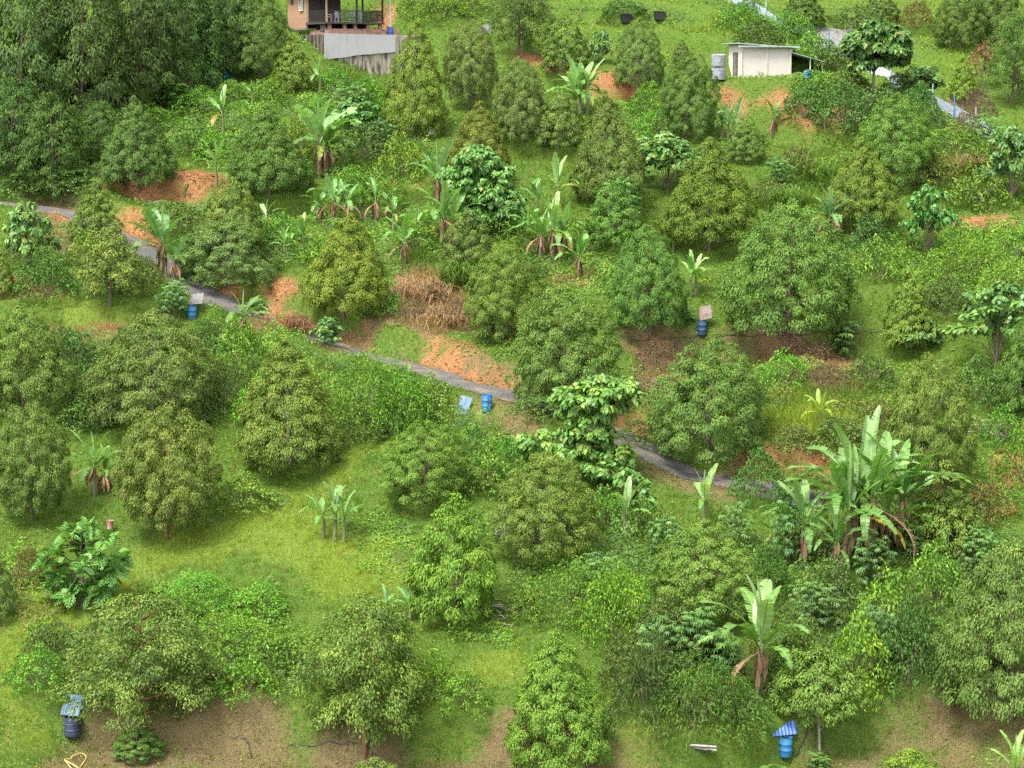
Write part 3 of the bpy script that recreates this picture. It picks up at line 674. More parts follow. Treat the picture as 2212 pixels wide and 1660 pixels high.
# (x of trunk, row of tip, row of foot, width) in the picture, prototype, tint, label
O_ = (1.0, 1.0, 1.0); Yl = (1.11, 1.08, .9); Br = (1.35, 1.02, .75); Dk = (.85, .9, .9); Gn = (.88, 1.05, .95); Gy = (1.08, 1.05, 1.2)
DUR = [
 (300, 1272, 1600, 345, 'B', 3, O_, 'red', 'wide durian tree with layered open crown beside the black rubbish bin'),
 (788, 1278, 1636, 350, 'B', 3, Yl, 'red', 'large durian tree with bare orange-brown lower trunk at the bottom centre'),
 (1210, 1335, 1650, 275, 'B', 2, (1.25, 1.2, .8), 0, 'yellow-green durian tree with an orange-tinged pointed tip, bottom row'),
 (1770, 1378, 1622, 200, 'S', 3, Yl, 'pale', 'small yellow-green tree on a thin pale trunk right of the blue barrel'),
 (2185, 1135, 1560, 350, 'B', 1, O_, 0, 'huge durian tree cut by the right edge over the shaded lawn'),
 (812, 1622, 1740, 140, 'S', 0, Yl, 0, 'light green treetop poking up at the bottom edge under the bare trunk'),
 (1962, 1602, 1760, 205, 'S', 0, (1.3, 1.25, .8), 0, 'yellowish treetop at the bottom edge right of the blue barrel'),
 (360, 868, 1168, 245, 'B', 4, Yl, 'red', 'bright olive durian tree with drooping skirt beside the pink pot'),
 (70, 858, 1128, 200, 'B', 4, O_, 0, 'durian tree on a dark leaning trunk near the left edge, above the breadfruit tree'),
 (626, 718, 1005, 270, 'B', 2, Yl, 'pale', 'conical durian tree standing over the start of the bright grass lane'),
 (915, 898, 1092, 208, 'B', 5, (1.1, 1.15, .9), 0, 'rounded durian tree below the two blue barrels'),
 (1170, 958, 1205, 240, 'B', 1, Yl, 0, 'yellow-topped durian tree with the grey jar at its left side'),
 (980, 1058, 1345, 206, 'B', 4, (1.2, 1.2, .75), 0, 'egg-shaped durian tree on a long bare trunk in the middle of the lower slope'),
 (1520, 1105, 1335, 260, 'B', 1, Yl, 0, 'durian tree swamped by palmate shrubs left of the great banana clump'),
 (2010, 758, 1085, 225, 'B', 4, Yl, 0, 'tall pale olive durian tree behind the great banana clump'),
 (2050, 985, 1190, 170, 'S', 1, Yl, 0, 'loose durian sapling at the right foot of the great banana clump'),
 (1530, 722, 1000, 300, 'B', 5, O_, 0, 'broad durian tree below the brown terrace, on the upper side of the track'),
 (1220, 612, 890, 275, 'B', 5, Gn, 0, 'dense domed durian tree overhanging the track at the centre'),
 (1400, 488, 728, 200, 'B', 1, Gn, 0, 'durian tree on the brown terrace left of its blue barrel'),
 (1703, 430, 738, 318, 'B', 1, Gn, 0, 'largest spreading durian tree on the brown terrace right of its blue barrel'),
 (1095, 518, 735, 172, 'B', 1, Yl, 0, 'durian tree right of the dry brown grass clump'),
 (742, 458, 690, 222, 'B', 0, (1.38, 1.1, .72), 0, 'golden brown durian tree above the track left of the dry grass clump'),
 (487, 468, 622, 240, 'B', 5, Gy, 0, 'round grey-green durian tree above the track and the small banana plant'),
 (238, 500, 664, 165, 'S', 2, Yl, 0, 'small durian tree with open trunk on the strip of lawn below the track'),
 (332, 658, 930, 280, 'B', 1, O_, 0, 'big bell-shaped durian tree below the lawn strip, left half'),
 (52, 655, 905, 240, 'B', 1, O_, 0, 'big durian tree at the left edge below the lawn strip'),
 (1532, 298, 545, 235, 'B', 0, (1.05, .98, .6), 0, 'dark golden olive durian tree, the cone above the brown terrace tree'),
 (1318, 200, 452, 185, 'B', 0, O_, 0, 'tall conical durian tree above the drooping broad-leaved creeper'),
 (1030, 222, 402, 172, 'B', 0, (1.35, 1.0, .8), 0, 'rusty brown durian tree behind the creeper-draped tree'),
 (1207, 203, 325, 105, 'S', 0, O_, 0, 'small durian tree left of the upright banana clump'),
 (1130, 128, 312, 140, 'B', 1, Gy, 0, 'greyish durian tree below the orange cut at the top centre'),
 (892, 48, 292, 152, 'B', 2, (1.2, 1.1, .7), 0, 'tall yellow-olive durian tree hiding the right end of the retaining wall'),
 (1012, 52, 240, 125, 'B', 4, Gy, 0, 'rounded durian tree right of the white pole with the blue base'),
 (1120, -45, 128, 145, 'B', 3, Dk, 0, 'dark durian tree on a bare trunk at the top edge, centre'),
 (1217, 40, 158, 115, 'S', 0, O_, 0, 'small domed durian tree above the orange cut'),
 (1378, 48, 200, 125, 'B', 1, Gy, 'pale', 'durian tree on a slim trunk at the right end of the orange cut'),
 (1482, 118, 300, 150, 'B', 5, Dk, 0, 'dark durian tree just left of the grey water tanks'),
 (1935, 204, 402, 185, 'B', 1, (1.0, 1.08, .85), 0, 'round-topped durian tree below the shrubby bank right of the shed'),
 (1862, 298, 492, 182, 'B', 0, (1.15, 1.12, .75), 0, 'bushy durian tree behind the silvery banana plant'),
 (300, 212, 415, 182, 'B', 0, Dk, 0, 'dense dark durian tree above the orange bank, upper left'),
 (582, 233, 426, 195, 'B', 0, (.9, .95, .85), 0, 'durian tree at the right end of the orange bank, beside the white stake'),
 (203, 386, 520, 108, 'S', 1, Yl, 0, 'young yellowish durian tree growing beside the upper end of the track'),
 (500, 386, 545, 132, 'S', 0, Yl, 0, 'young yellow durian tree just behind the round grey-green one'),
 (636, 78, 196, 96, 'S', 1, (1.25, 1.05, .85), 0, 'small brownish durian tree left of the stained retaining wall'),
 (560, -15, 172, 132, 'B', 1, Dk, 0, 'dark durian tree at the top edge left of the house'),
 (1010, 452, 600, 125, 'S', 0, (1.1, 1.02, .9), 0, 'small dull olive durian tree right of the hanging banana skirts'),
 (1958, 575, 752, 112, 'S', 1, (1.1, 1.2, .8), 0, 'slim conical yellow-green tree at the right end of the brown terrace'),
 (2075, -25, 105, 130, 'B', 1, Dk, 0, 'dark durian tree standing on the mown slope at the top right'),
 (1735, -35, 62, 105, 'B', 1, Dk, 0, 'dark tree at the top edge behind the upper fence sheets'),
 (1905, -10, 50, 80, 'S', 0, Dk, 0, 'small dark tree on the grass at the top edge right of the fence'),
 (2185, 40, 230, 130, 'B', 3, Dk, 0, 'shady tree at the right edge above the small blue barrel'),
 (2150, -40, 90, 120, 'B', 1, Dk, 0, 'tree cut by the upper right corner of the picture'),
 (2082, 122, 222, 58, 'S', 1, (1.3, 1.25, .7), 0, 'narrow yellow-green young tree on the mown slope'),
 (1325, 395, 535, 125, 'S', 0, Gn, 0, 'small durian tree under the dark golden olive cone, left side'),
 (1612, 262, 352, 92, 'S', 0, O_, 0, 'small durian tree below the orange cut of the shed terrace'),
 (1472, 88, 132, 44, 'S', 1, Gy, 0, 'tiny durian sapling on the grass slope left of the shed roof'),
 (-8, 1175, 1345, 95, 'S', 0, O_, 0, 'dark sapling at the left edge beside the breadfruit tree'),
 (2, 535, 640, 68, 'S', 1, Yl, 0, 'sapling cut by the left edge above the dry brown weeds'),
 (300, 1560, 1638, 118, 'S', 0, Gn, 0, 'low green sapling in front of the wide layered durian tree'),
 (2235, 640, 905, 180, 'B', 1, Gn, 0, 'durian tree mostly outside the right edge'),
 (1745, 1010, 1085, 95, 'S', 2, Gn, 0, 'thin young durian tree left of the banana clump by the orange cut'),
]
def place_durians():
    r = np.random.default_rng(5)
    for (x, yt, yb, wpx, fam, k, tint, tm, lab) in DUR:
        b_ = P(x, yb); wm, hm = size_m(wpx * 1.0, yb - yt, b_)
        # the crown hides its own foot a little: real height from the rows, corrected for looking down on it
        pitch = math.atan((0.5 * (yt + yb) - HOR) / F)
        hm = (hm - 0.30 * wm * math.sin(pitch)) / math.cos(pitch)
        pr = (DB if fam == 'B' else DS)[k]
        if fam == 'B' and wm < 4.6: pr = DS[k % 2]
        jit = r.uniform(.92, 1.08, 3)
        tree_inst('durian_tree', pr, tuple(b_), wm, max(hm, 1.2), r.uniform(0, 6.28), lab, 'tree', 'durian trees of the orchard', tuple(np.array(tint) * jit),
                  {'red': M_BARKRED, 'pale': M_BARKPALE}.get(tm))
place_durians()
# ---------------------------------------------------------------- other plant kinds
def palmate(pos, dirv, ln, col, r, nl=7):
    """hand-shaped leaves: nl leaflets spread round the tip of the stalk, hanging a little"""
    n_ = len(pos); dirv = norm(dirv); side = norm(np.cross(dirv, UP + r.normal(0, .15, (n_, 3)))); nn = np.cross(side, dirv)
    Vs, Ts, Cs = [], [], []; o = 0
    for k in range(nl):
        a = (k - (nl - 1) / 2) / ((nl - 1) / 2) * 2.1
        d_ = norm(dirv * math.cos(a) + side * math.sin(a) - UP * 0.35)
        l = ln * (1 - 0.35 * abs(a) / 2.1)
        V, T, K = leaf_rhomb(pos, d_, nn + r.normal(0, .12, (n_, 3)), l, l * .30, col * (1 + .06 * math.sin(k * 2.1)), r, .15)
        Vs.append(V); Ts.append(T + o); Cs.append(K); o += len(V)
    return np.concatenate(Vs), np.concatenate(Ts), np.concatenate(Cs)
def pinnate(pos, dirv, nrm, ln, wd, col, r, pairs=5):
    n_ = len(pos); dirv = norm(dirv); side = norm(np.cross(dirv, nrm)); nn = np.cross(side, dirv)
    Vs, Ts, Cs = [], [], []; o = 0
    for k in range(pairs):
        t = (k + .6) / pairs
        for s_ in (-1, 1):
            d_ = norm(side * s_ + dirv * (.55 + .5 * t) - UP * .12)
            l = wd * .62 * math.sin(math.pi * min(1, .28 + .68 * t)) + .02
            V, T, K = leaf_rhomb(pos + dirv * (ln * t * .9)[:, None] - UP * (ln * .25 * t * t)[:, None] - dirv * (l * .25)[:, None], d_, nn, l, ln * .20, col, r, .08)
            Vs.append(V); Ts.append(T + o); Cs.append(K); o += len(V)
    V, T, K = leaf_rhomb(pos, dirv, nn, ln * 1.05, ln * .16, col * 1.2, r, .25)
    Vs.append(V); Ts.append(T + o); Cs.append(K)
    return np.concatenate(Vs), np.concatenate(Ts), np.concatenate(Cs)
def cat_(parts):
    Vs, Ts, Cs = [], [], []; o = 0
    for V, T, K in parts: Vs.append(V); Ts.append(T + o); Cs.append(K); o += len(V)
    return np.concatenate(Vs), np.concatenate(Ts), np.concatenate(Cs)

def broad_proto(name, seed, h=5.0, rad=2.4, pal='broad', ln=(.22, .36), per=36, nc=46, clear=.3, flat=.55, odd=.05, domes=7):
    """pioneer tree with big heart leaves held in umbrella-like domes"""
    r = np.random.default_rng(seed); cents, axes, rads, tones, limbs = [], [], [], [], []
    for i in range(domes):
        az = i * 2.4 + r.normal(0, .3); q = math.sqrt((i + .3) / domes); zz = h * (clear + (1 - clear) * (1 - .62 * q * q) * r.uniform(.82, 1.0)) - .35
        c = np.array((math.cos(az) * rad * q * .78, math.sin(az) * rad * q * .78, zz)); tone = r.normal(0, .14)
        limbs.append(([np.array((0, 0, h * clear * .7)), c * np.array((.5, .5, .8)), c - UP * .2], [.07, .05, .03]))
        for k in range(nc // domes):
            u = norm(r.normal(0, 1, 3) + UP * .5); R_ = rad * .42
            cents.append(c + u * R_ * np.array((1, 1, flat))); axes.append(norm(u * .8 + UP * .4)); rads.append(r.uniform(.32, .5)); tones.append(tone + r.normal(0, .08))
    V, T, K = clump_leaves(np.array(cents), np.array(axes), np.array(rads), per, r, pal, ln=ln, wr=.82, flat=.6, droop=.22, shape='heart', odd=odd, tone=np.array(tones))
    tp = [np.array((0, 0, -.4)), np.array((.08, 0, h * .35)), np.array((0, .05, h * .75))]
    return dict(crown=tri_mesh(name, V, T, K, M_BROAD), trunk=limb_mesh(name + 't', tp, [.085, .06, .025], [(q, [x_ * .5 for x_ in w2]) for q, w2 in limbs], M_BARK), h=h, w=2 * rad)
def palm_proto(name, seed, h=2.6, rad=1.3, stems=8, pal='blue', per=15, ln=(.20, .32)):
    r = np.random.default_rng(seed); pos, dirs, ls, cl, limbs = [], [], [], [], []
    for i in range(stems):
        az = i * 2.4 + r.normal(0, .3); q = math.sqrt((i + .4) / stems)
        top = np.array((math.cos(az) * rad * q * .85, math.sin(az) * rad * q * .85, h * (1 - .42 * q * q) * r.uniform(.85, 1)))
        foot = top * np.array((.35, .35, 0)); limbs.append(([foot - UP * .2, (foot + top) / 2 + r.normal(0, .05, 3), top], [.022, .018, .01]))
        for lev in range(4):
            c = top - UP * lev * .36 * (h / 2.6); tone = r.normal(0, .1)
            for k in range(per // (1 if lev == 0 else 2) if lev else per):
                a2 = k * 2.4 + lev; el = r.uniform(-.35, .8) - .2 * lev
                d_ = np.array((math.cos(a2) * math.cos(el), math.sin(a2) * math.cos(el), math.sin(el)))
                pos.append(c + d_ * r.uniform(.14, .42)); dirs.append(d_ * np.array((1, 1, .4)) - UP * .25); ls.append(r.uniform(*ln)); cl.append(.5 - .12 * lev + tone + r.normal(0, .12))
    V, T, K = palmate(np.array(pos), np.array(dirs), np.array(ls), pick_cols(pal, np.array(cl), r, .02), r)
    mb = MB()
    for pts, rs in limbs: mb.tube(pts, rs, 5)
    return dict(crown=tri_mesh(name, V, T, K, M_BROAD), trunk=mb.mesh(name + 't', M_BARK, True), h=h, w=2 * rad * 1.15)
def bush_proto(name, seed, rad=1.5, h=1.5, pal='bright', nc=40, per=60, ln=(.10, .18), wr=.5, shape='rhomb', crad=(.30, .5), odd=.03, droop=.15):
    """a mounded shrub or creeper heap"""
    r = np.random.default_rng(seed); cents, axes, rads = [], [], []
    for i in range(nc):
        az = i * 2.39996; q = math.sqrt((i + .5) / nc)
        lob = 1 + .16 * math.sin(2 * az + seed) + .12 * math.sin(3 * az + 2 * seed)
        zz = h * max(.06, (1 - q ** 2.2)) * r.uniform(.72, 1.08)
        c = np.array((math.cos(az) * rad * q * lob, math.sin(az) * rad * q * lob, zz - .12))
        cents.append(c); axes.append(norm(np.array((math.cos(az) * q, math.sin(az) * q, .9)))); rads.append(r.uniform(*crad))
    V, T, K = clump_leaves(np.array(cents), np.array(axes), np.array(rads), per, r, pal, ln=ln, wr=wr, flat=.75, droop=droop, shape=shape, odd=odd, down=.2)
    mb = MB()
    for i in range(7):
        az = i * .9 + r.normal(0, .2); mb.tube([(0.05 * math.cos(az), .05 * math.sin(az), -.2), (math.cos(az) * rad * .35, math.sin(az) * rad * .35, h * .45), (math.cos(az) * rad * .6, math.sin(az) * rad * .6, h * .6)], [.03, .02, .008], 4)
    return dict(crown=tri_mesh(name, V, T, K, M_SOFT), trunk=mb.mesh(name + 't', M_BARK, True), h=h * 1.12, w=2 * rad * 1.12)

BR = [broad_proto('broad_a', 21, nc=66, domes=11, clear=.14), broad_proto('broad_b', 22, domes=12, nc=72, clear=.12), broad_proto('broad_c', 23, h=3.2, rad=1.5, nc=36, domes=6, per=26, clear=.05)]
PM = [palm_proto('palm_a', 31), palm_proto('palm_b', 32, stems=6), palm_proto('palm_c', 33, h=1.6, rad=.7, stems=3)]
BUS = {
 'bright': [bush_proto('bush_bright_a', 41, nc=34, per=62), bush_proto('bush_bright_b', 42, rad=1.4, h=1.2, nc=30, per=62)],
 'big':    [bush_proto('bush_big_a', 43, rad=2.8, h=2.5, nc=84, per=58, crad=(.4, .62), ln=(.11, .19)), bush_proto('bush_big_b', 44, rad=2.7, h=2.1, nc=80, per=58, crad=(.4, .65), ln=(.11, .19))],
 'dark':   [bush_proto('bush_dark_a', 45, pal='dark', nc=34, per=60, ln=(.12, .2), wr=.45), bush_proto('bush_dark_b', 46, pal='dark', rad=2.4, h=2.2, nc=66, per=60, crad=(.4, .6), ln=(.13, .22))],
 'narrow': [bush_proto('bush_narrow', 47, pal='dark', nc=60, per=64, rad=2.3, h=2.2, ln=(.18, .30), wr=.20, crad=(.38, .6), odd=.05)],
 'olive':  [bush_proto('bush_olive', 48, pal='olive', nc=40, per=60, ln=(.11, .18))],
 'brown':  [bush_proto('bush_brown', 49, pal='brown', nc=34, per=60, ln=(.14, .28), wr=.16, odd=.1)],
 'vine':   [bush_proto('vine_heap', 50, pal='broad', nc=56, per=34, rad=2.2, h=1.9, ln=(.16, .27), wr=.85, shape='heart', crad=(.36, .55))],
}
FO = [dome_proto('forest_a', 61, 11, 4.2, .08, 'egg', ncl=120, per=110, crad=(.75, 1.2), pal='forest', ln=(.22, .38), bump=.2, odd=.02, holes=5),
      dome_proto('forest_b', 62, 11, 4.0, .06, 'dome', ncl=120, per=110, crad=(.7, 1.15), pal='forest', ln=(.22, .36), bump=.2, odd=.02, holes=5)]
FB = [broad_proto('forest_broad', 63, h=9, rad=3.2, pal='forest', ln=(.34, .55), per=24, nc=80, clear=.2, domes=11, odd=.10)]

def put(name, protos, k, x, yb, wpx, hpx, lab, cat, group, tint=(1, 1, 1), seed=0, land=None):
    b_ = P(x, yb); wm, hm = size_m(wpx, hpx, b_)
    pr = protos[k % len(protos)]
    pitch = math.atan((yb - HOR) / F); hm = max(.35, (hm - .3 * wm * math.sin(pitch)) / math.cos(pitch))
    r = np.random.default_rng(int(x * 7 + yb * 13 + seed) % 99991)
    return tree_inst(name, pr, tuple(b_), wm, hm, r.uniform(0, 6.28), lab, cat, group, tuple(np.array(tint) * r.uniform(.93, 1.07, 3)), land=land)

# ---- the dark wood in the upper left corner: (x, foot, width, height, kind, tint, label)
WOOD = [
 (40, 330, 250, 400, 'a', (.9, .95, .9), 'tall dark forest tree at the left edge under the top corner'),
 (175, 300, 240, 380, 'b', (1, 1, 1), 'tall dark forest tree second from the left at the top'),
 (300, 235, 210, 320, 'a', (.85, .9, .9), 'very dark forest tree in the middle of the wood'),
 (405, 195, 190, 280, 'b', (.9, 1, .9), 'forest tree over the clearing with the small blue drum'),
 (490, 170, 150, 240, 'a', (.8, .85, .85), 'shadowed forest tree at the right end of the wood'),
 (120, 300, 150, 240, 'c', (1.7, 1.7, 1.3), 'forest tree with pale heart-shaped leaves in front of the wood'),
 (215, 275, 130, 150, 'c', (1.6, 1.6, 1.2), 'smaller pale-leaved forest tree right of the tall pale one'),
 (25, 395, 170, 220, 'a', (1.0, 1.05, .9), 'lower forest tree at the left edge above the upper track'),
 (120, 405, 170, 200, 'b', (1.1, 1.15, .9), 'lower forest tree above the upper end of the track'),
 (215, 360, 110, 140, 'a', (1.2, 1.25, .9), 'low tree filling the edge of the wood beside the dark durian'),
 (455, 120, 100, 120, 'c', (1.5, 1.6, 1.2), 'pale broad-leaved tree in the wood above the blue drum'),
 (370, 120, 160, 220, 'b', (.9, .95, .9), 'forest tree at the top edge in the middle of the wood'),
]
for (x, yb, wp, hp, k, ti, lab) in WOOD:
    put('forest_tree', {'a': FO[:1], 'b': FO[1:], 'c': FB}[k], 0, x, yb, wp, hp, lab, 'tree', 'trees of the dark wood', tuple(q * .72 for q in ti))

BROAD = [
 (2150, 800, 180, 195, 0, (1, 1.05, 1), 'broad-leaved pioneer tree with heart leaves near the right edge'),
 (1440, 420, 150, 135, 1, (1.1, 1.05, 1.2), 'pale broad-leaved tree with yellow shoots left of the dark golden cone'),
 (1978, 765, 95, 90, 2, (.9, .95, .95), 'glossy heart-leaved shrub at the right end of the brown terrace'),
 (1985, 215, 95, 75, 2, (.95, .95, 1.15), 'large-leaved bushy tree by the fence below the mown slope'),
 (2005, 560, 120, 160, 0, (.85, 1, .85), 'climbing broad-leaved tree right of the silvery banana plant'),
 (2185, 440, 120, 170, 1, (.8, .95, 1.0), 'bluish broad-leaved tree at the right edge below the fence end'),
 (60, 600, 110, 165, 1, (1, 1.02, .95), 'broad-leaved tree with pale crown at the left edge below the track'),
 (1300, 140, 45, 75, 2, (.9, .95, 1), 'slim broad-leaved sapling on the grass above the orange cut'),
 (705, 750, 70, 70, 2, (1, 1.1, 1.1), 'broad-leaved climber hanging over the track by the brown weeds'),
 (770, 300, 110, 90, 1, (.85, 1, 1), 'bluish broad-leaved tree right of the big leaning banana plant'),
]
for (x, yb, wp, hp, k, ti, lab) in BROAD:
    put('broad_leaved_tree', BR, k, x, yb, wp, hp, lab, 'tree', 'broad-leaved pioneer trees', ti)

def picture_tree(name, foot, clumps, lab, cat, pal='broad', ln=(.20, .33), per=34, spread=1.0, shape='heart', tint=(1, 1, 1), seed=1, crad_scale=1.0):
    """a tree of odd outline: clumps given by their place in the picture, spread in depth round the trunk"""
    b_ = P(*foot); r = np.random.default_rng(seed); k = b_[1] / F
    cents, axes, rads = [], [], []
    for (cx, cy, cr) in clumps:
        n_ = max(4, int((cr * k / .42) ** 2 * 5))
        for _ in range(n_):
            u = norm(r.normal(0, 1, 3) + UP * .35)
            q = at_depth(cx, cy, b_[1] + r.normal(0, .3)) - b_
            c = q + u * cr * k * .85 * np.array((1, spread, .8)); c[2] = max(c[2], float(hgrid(b_[0] + c[0], b_[1] + c[1])) - b_[2] + .1)
            cents.append(c); axes.append(norm(u + UP * .3)); rads.append(r.uniform(.3, .5) * crad_scale)
    V, T, K = clump_leaves(np.array(cents), np.array(axes), np.array(rads), per, r, pal, ln=ln, wr=.82 if shape == 'heart' else .42, flat=.6, droop=.22, shape=shape, odd=.04)
    root = thing(name, lab, cat, tuple(b_))
    o = link('crown', tri_mesh(name + '_crown', V, T, K, M_BROAD), root); o.color = (*tint, 1)
    tops = [at_depth(cx, cy, b_[1]) - b_ for (cx, cy, cr) in clumps]
    mb = MB(); mb.tube([(0, 0, -.4), tops[0] * .5, tops[0]], [.13, .09, .04], 7)
    for q in tops[1:]: mb.tube([tops[0] * .45, (tops[0] * .45 + q) / 2 + UP * .3, q], [.06, .045, .02], 5)
    link('trunk', mb.mesh(name + '_trunk', M_BARK, True), root); LAND.append((*b_, lab))
    return root
picture_tree('creeper_covered_tree', (1040, 500), [(1030, 350, 45), (985, 390, 38), (1070, 385, 42), (1055, 420, 45), (1095, 440, 38), (1110, 470, 32), (1020, 440, 32), (1040, 470, 30)],
             'tree smothered in drooping light green heart-leaved creeper, upper centre', 'tree', tint=(1.15, 1.25, 1.2), seed=71)
picture_tree('creeper_covered_tree', (1300, 1050), [(1300, 860, 60), (1240, 870, 45), (1340, 850, 40), (1270, 930, 55), (1230, 960, 40), (1160, 960, 40), (1330, 990, 38), (1290, 1000, 40)],
             'broad-leaved creeper-hung tree beside the track right of centre', 'tree', tint=(1.25, 1.25, 1.0), seed=72)
picture_tree('trailing_creeper', (1390, 1110), [(1320, 1015, 24), (1355, 1035, 26), (1385, 1060, 26), (1400, 1085, 22)],
             'creeper arching down to the ground right of the creeper-hung tree', 'creeper', tint=(1.1, 1.15, .95), seed=73, ln=(.18, .3))
picture_tree('fence_side_tree', (1885, 225), [(1890, 75, 35), (1930, 85, 32), (1855, 95, 30), (1905, 105, 38), (1870, 120, 30), (1935, 115, 28), (1860, 140, 22)],
             'tree on a tall pale trunk with spreading crown in front of the fence', 'tree', ln=(.3, .5), tint=(.85, .9, .9), seed=74, crad_scale=1.15)

# ---- breadfruit: long lobed leaves in tufts at the twig ends
def breadfruit():
    b_ = P(178, 1315); k = b_[1] / F; r = np.random.default_rng(81)
    pos, dirs, nr, ls, tn, tips = [], [], [], [], [], []
    for (cx, cy) in ((150, 1150), (195, 1140), (230, 1165), (120, 1190), (165, 1185), (210, 1200), (262, 1205), (130, 1235), (180, 1225), (235, 1240), (115, 1265), (160, 1262), (205, 1255), (150, 1160), (200, 1175), (145, 1285), (190, 1280), (225, 1270), (100, 1215), (250, 1225)):
        c = at_depth(cx, cy, b_[1] + r.normal(0, .7)) - b_; tips.append(c)
        for j in range(17):
            az = j * 2.4 + r.normal(0, .2); el = r.uniform(-.6, 1.1)
            d_ = np.array((math.cos(az) * math.cos(el), math.sin(az) * math.cos(el), math.sin(el)))
            pos.append(c + d_ * .1 + r.normal(0, .12, 3)); dirs.append(d_); nr.append(norm(UP + d_ * -.3 + r.normal(0, .35, 3))); ls.append(r.uniform(.5, .85)); tn.append(.45 + .3 * math.sin(el) + r.normal(0, .15))
    V, T, K = pinnate(np.array(pos), np.array(dirs), np.array(nr), np.array(ls), np.array(ls) * .8, pick_cols('broad', np.array(tn), r, .01), r)
    lab = 'breadfruit tree with large deeply lobed glossy leaves, lower left'
    root = thing('breadfruit_tree', lab, 'tree', tuple(b_)); LAND.append((*b_, lab))
    o = link('crown', tri_mesh('breadfruit_crown', V, T, K, M_BROAD), root); o.color = (1.1, 1.2, 1.1, 1)
    mb = MB(); mb.tube([(0, 0, -.4), (.05, 0, 1.6), (0, .1, 3.2), (.1, 0, 4.2)], [.10, .08, .055, .03], 7)
    mb.tube([(-.35, .1, -.4), (-.3, .1, 1.2), (-.2, .1, 2.4)], [.08, .06, .04], 6)
    for q in tips: mb.tube([np.array((0, 0, 2.2)), (q + np.array((0, 0, 2.2))) / 2 + UP * -.1, q], [.04, .03, .02], 4, cap=False)
    link('trunk', mb.mesh('breadfruit_trunk', M_BARK, True), root)
breadfruit()

# ---- banana plants
def banana_leaf(name, seed, L_=2.1, W_=.52, el0=80, bend=40, torn=.3, cols=((.10, .21, .045), (.17, .30, .06)), fold=.35, mat=None):
    """blade as strips either side of a midrib; torn strips part and droop"""
    r = np.random.default_rng(seed); N = 24; pts = []; el = R(el0); p_ = np.array((0.0, 0.0)); ds = L_ / N
    for i in range(N + 1):
        pts.append(p_.copy()); p_ = p_ + ds * np.array((math.cos(el), math.sin(el))); el -= R(bend) / N * (.5 + 1.0 * i / N)
    Vs, Ts, Cs = [], [], []
    st = 4                                     # bare stalk
    rib = np.array(cols[1]) * np.array((1.5, 1.25, 1.4))
    def quad(a, b_, c_, d_, col): 
        n_ = len(Vs); Vs.extend([a, b_, c_, d_]); Ts.extend([(n_, n_+1, n_+2), (n_, n_+2, n_+3)]); Cs.extend([col] * 4)
    for i in range(N):
        (x0, z0), (x1, z1) = pts[i], pts[i+1]; w0 = .030 * (1 - i / N) + .006; w1 = .030 * (1 - (i+1) / N) + .006
        t_ = np.array((x1 - x0, z1 - z0)); t_ /= np.linalg.norm(t_); nx, nz_2 = -t_[1] * .012, t_[0] * .012
        quad((x0, -w0, z0), (x0 + nx, 0, z0 + nz_2), (x1 + nx, 0, z1 + nz_2), (x1, -w1, z1), rib); quad((x0 + nx, 0, z0 + nz_2), (x0, w0, z0), (x1, w1, z1), (x1 + nx, 0, z1 + nz_2), rib * .9)
        quad((x0, -w0, z0), (x1, -w1, z1), (x1, w1, z1), (x0, w0, z0), rib * .6)
    for s_ in (-1, 1):
        dr = 0.0
        for i in range(st, N):
            (x0, z0), (x1, z1) = pts[i], pts[i+1]
            f0 = (i - st) / (N - st); f1 = (i + 1 - st) / (N - st)
            wa = W_ / 2 * math.sin(math.pi * min(1, .12 + .86 * f0)) ** .55; wb = W_ / 2 * math.sin(math.pi * min(1, .12 + .86 * f1)) ** .55
            if r.random() < torn: dr = r.uniform(-.1, .45)
            gap = .30 if r.random() < torn else 0
            tx, tz = x1 - x0, z1 - z0; tl = math.hypot(tx, tz); nx, nz2 = -tz / tl, tx / tl
            rise = fold - dr
            sk = .35
            a = (x0, s_ * .012, z0); d_ = (x1, s_ * .012, z1)
            b_ = (x0 + nx * wa * rise + tx * (sk + gap), s_ * wa, z0 + nz2 * wa * rise + tz * (sk + gap)); c_ = (x1 + nx * wb * rise + tx * (sk - gap), s_ * wb, z1 + nz2 * wb * rise + tz * (sk - gap))
            col = np.array(cols[0]) + (np.array(cols[1]) - np.array(cols[0])) * r.uniform(.2, 1)
            quad(a, b_, c_, d_, col) if s_ > 0 else quad(a, d_, c_, b_, col)
    return tri_mesh(name, np.array(Vs), np.array(Ts), np.array(Cs), mat or M_BANANA)
def dry_skirt(name, seed, h=1.6, n=16, rad=.2):
    r = np.random.default_rng(seed); Vs, Ts, Cs = [], [], []
    for i in range(n):
        az = r.uniform(0, 6.28); z1 = h * r.uniform(.6, 1.0); z0 = z1 - r.uniform(.5, 1.1); rr = rad * r.uniform(.7, 1.5); w_ = r.uniform(.04, .10)
        d_ = np.array((math.cos(az), math.sin(az), 0)); sd_ = np.array((-d_[1], d_[0], 0)); col = np.array((.20, .13, .075)) * r.uniform(.45, 1.7)
        k = len(Vs); tw = r.normal(0, .08)
        Vs += [d_ * rad * .5 - sd_ * .02 + UP * z1, d_ * rad * .5 + sd_ * .02 + UP * z1, d_ * rr + sd_ * (w_ + tw) + UP * (z0 + .3), d_ * rr - sd_ * (w_ - tw) + UP * (z0 + .3), d_ * rr * .9 + sd_ * tw * 1.5 + UP * max(z0, .02)]
        Ts += [(k, k+1, k+2), (k, k+2, k+3), (k+3, k+2, k+4)]; Cs += [col] * 5
    return tri_mesh(name, np.array(Vs), np.array(Ts), np.array(Cs), M_DRY)
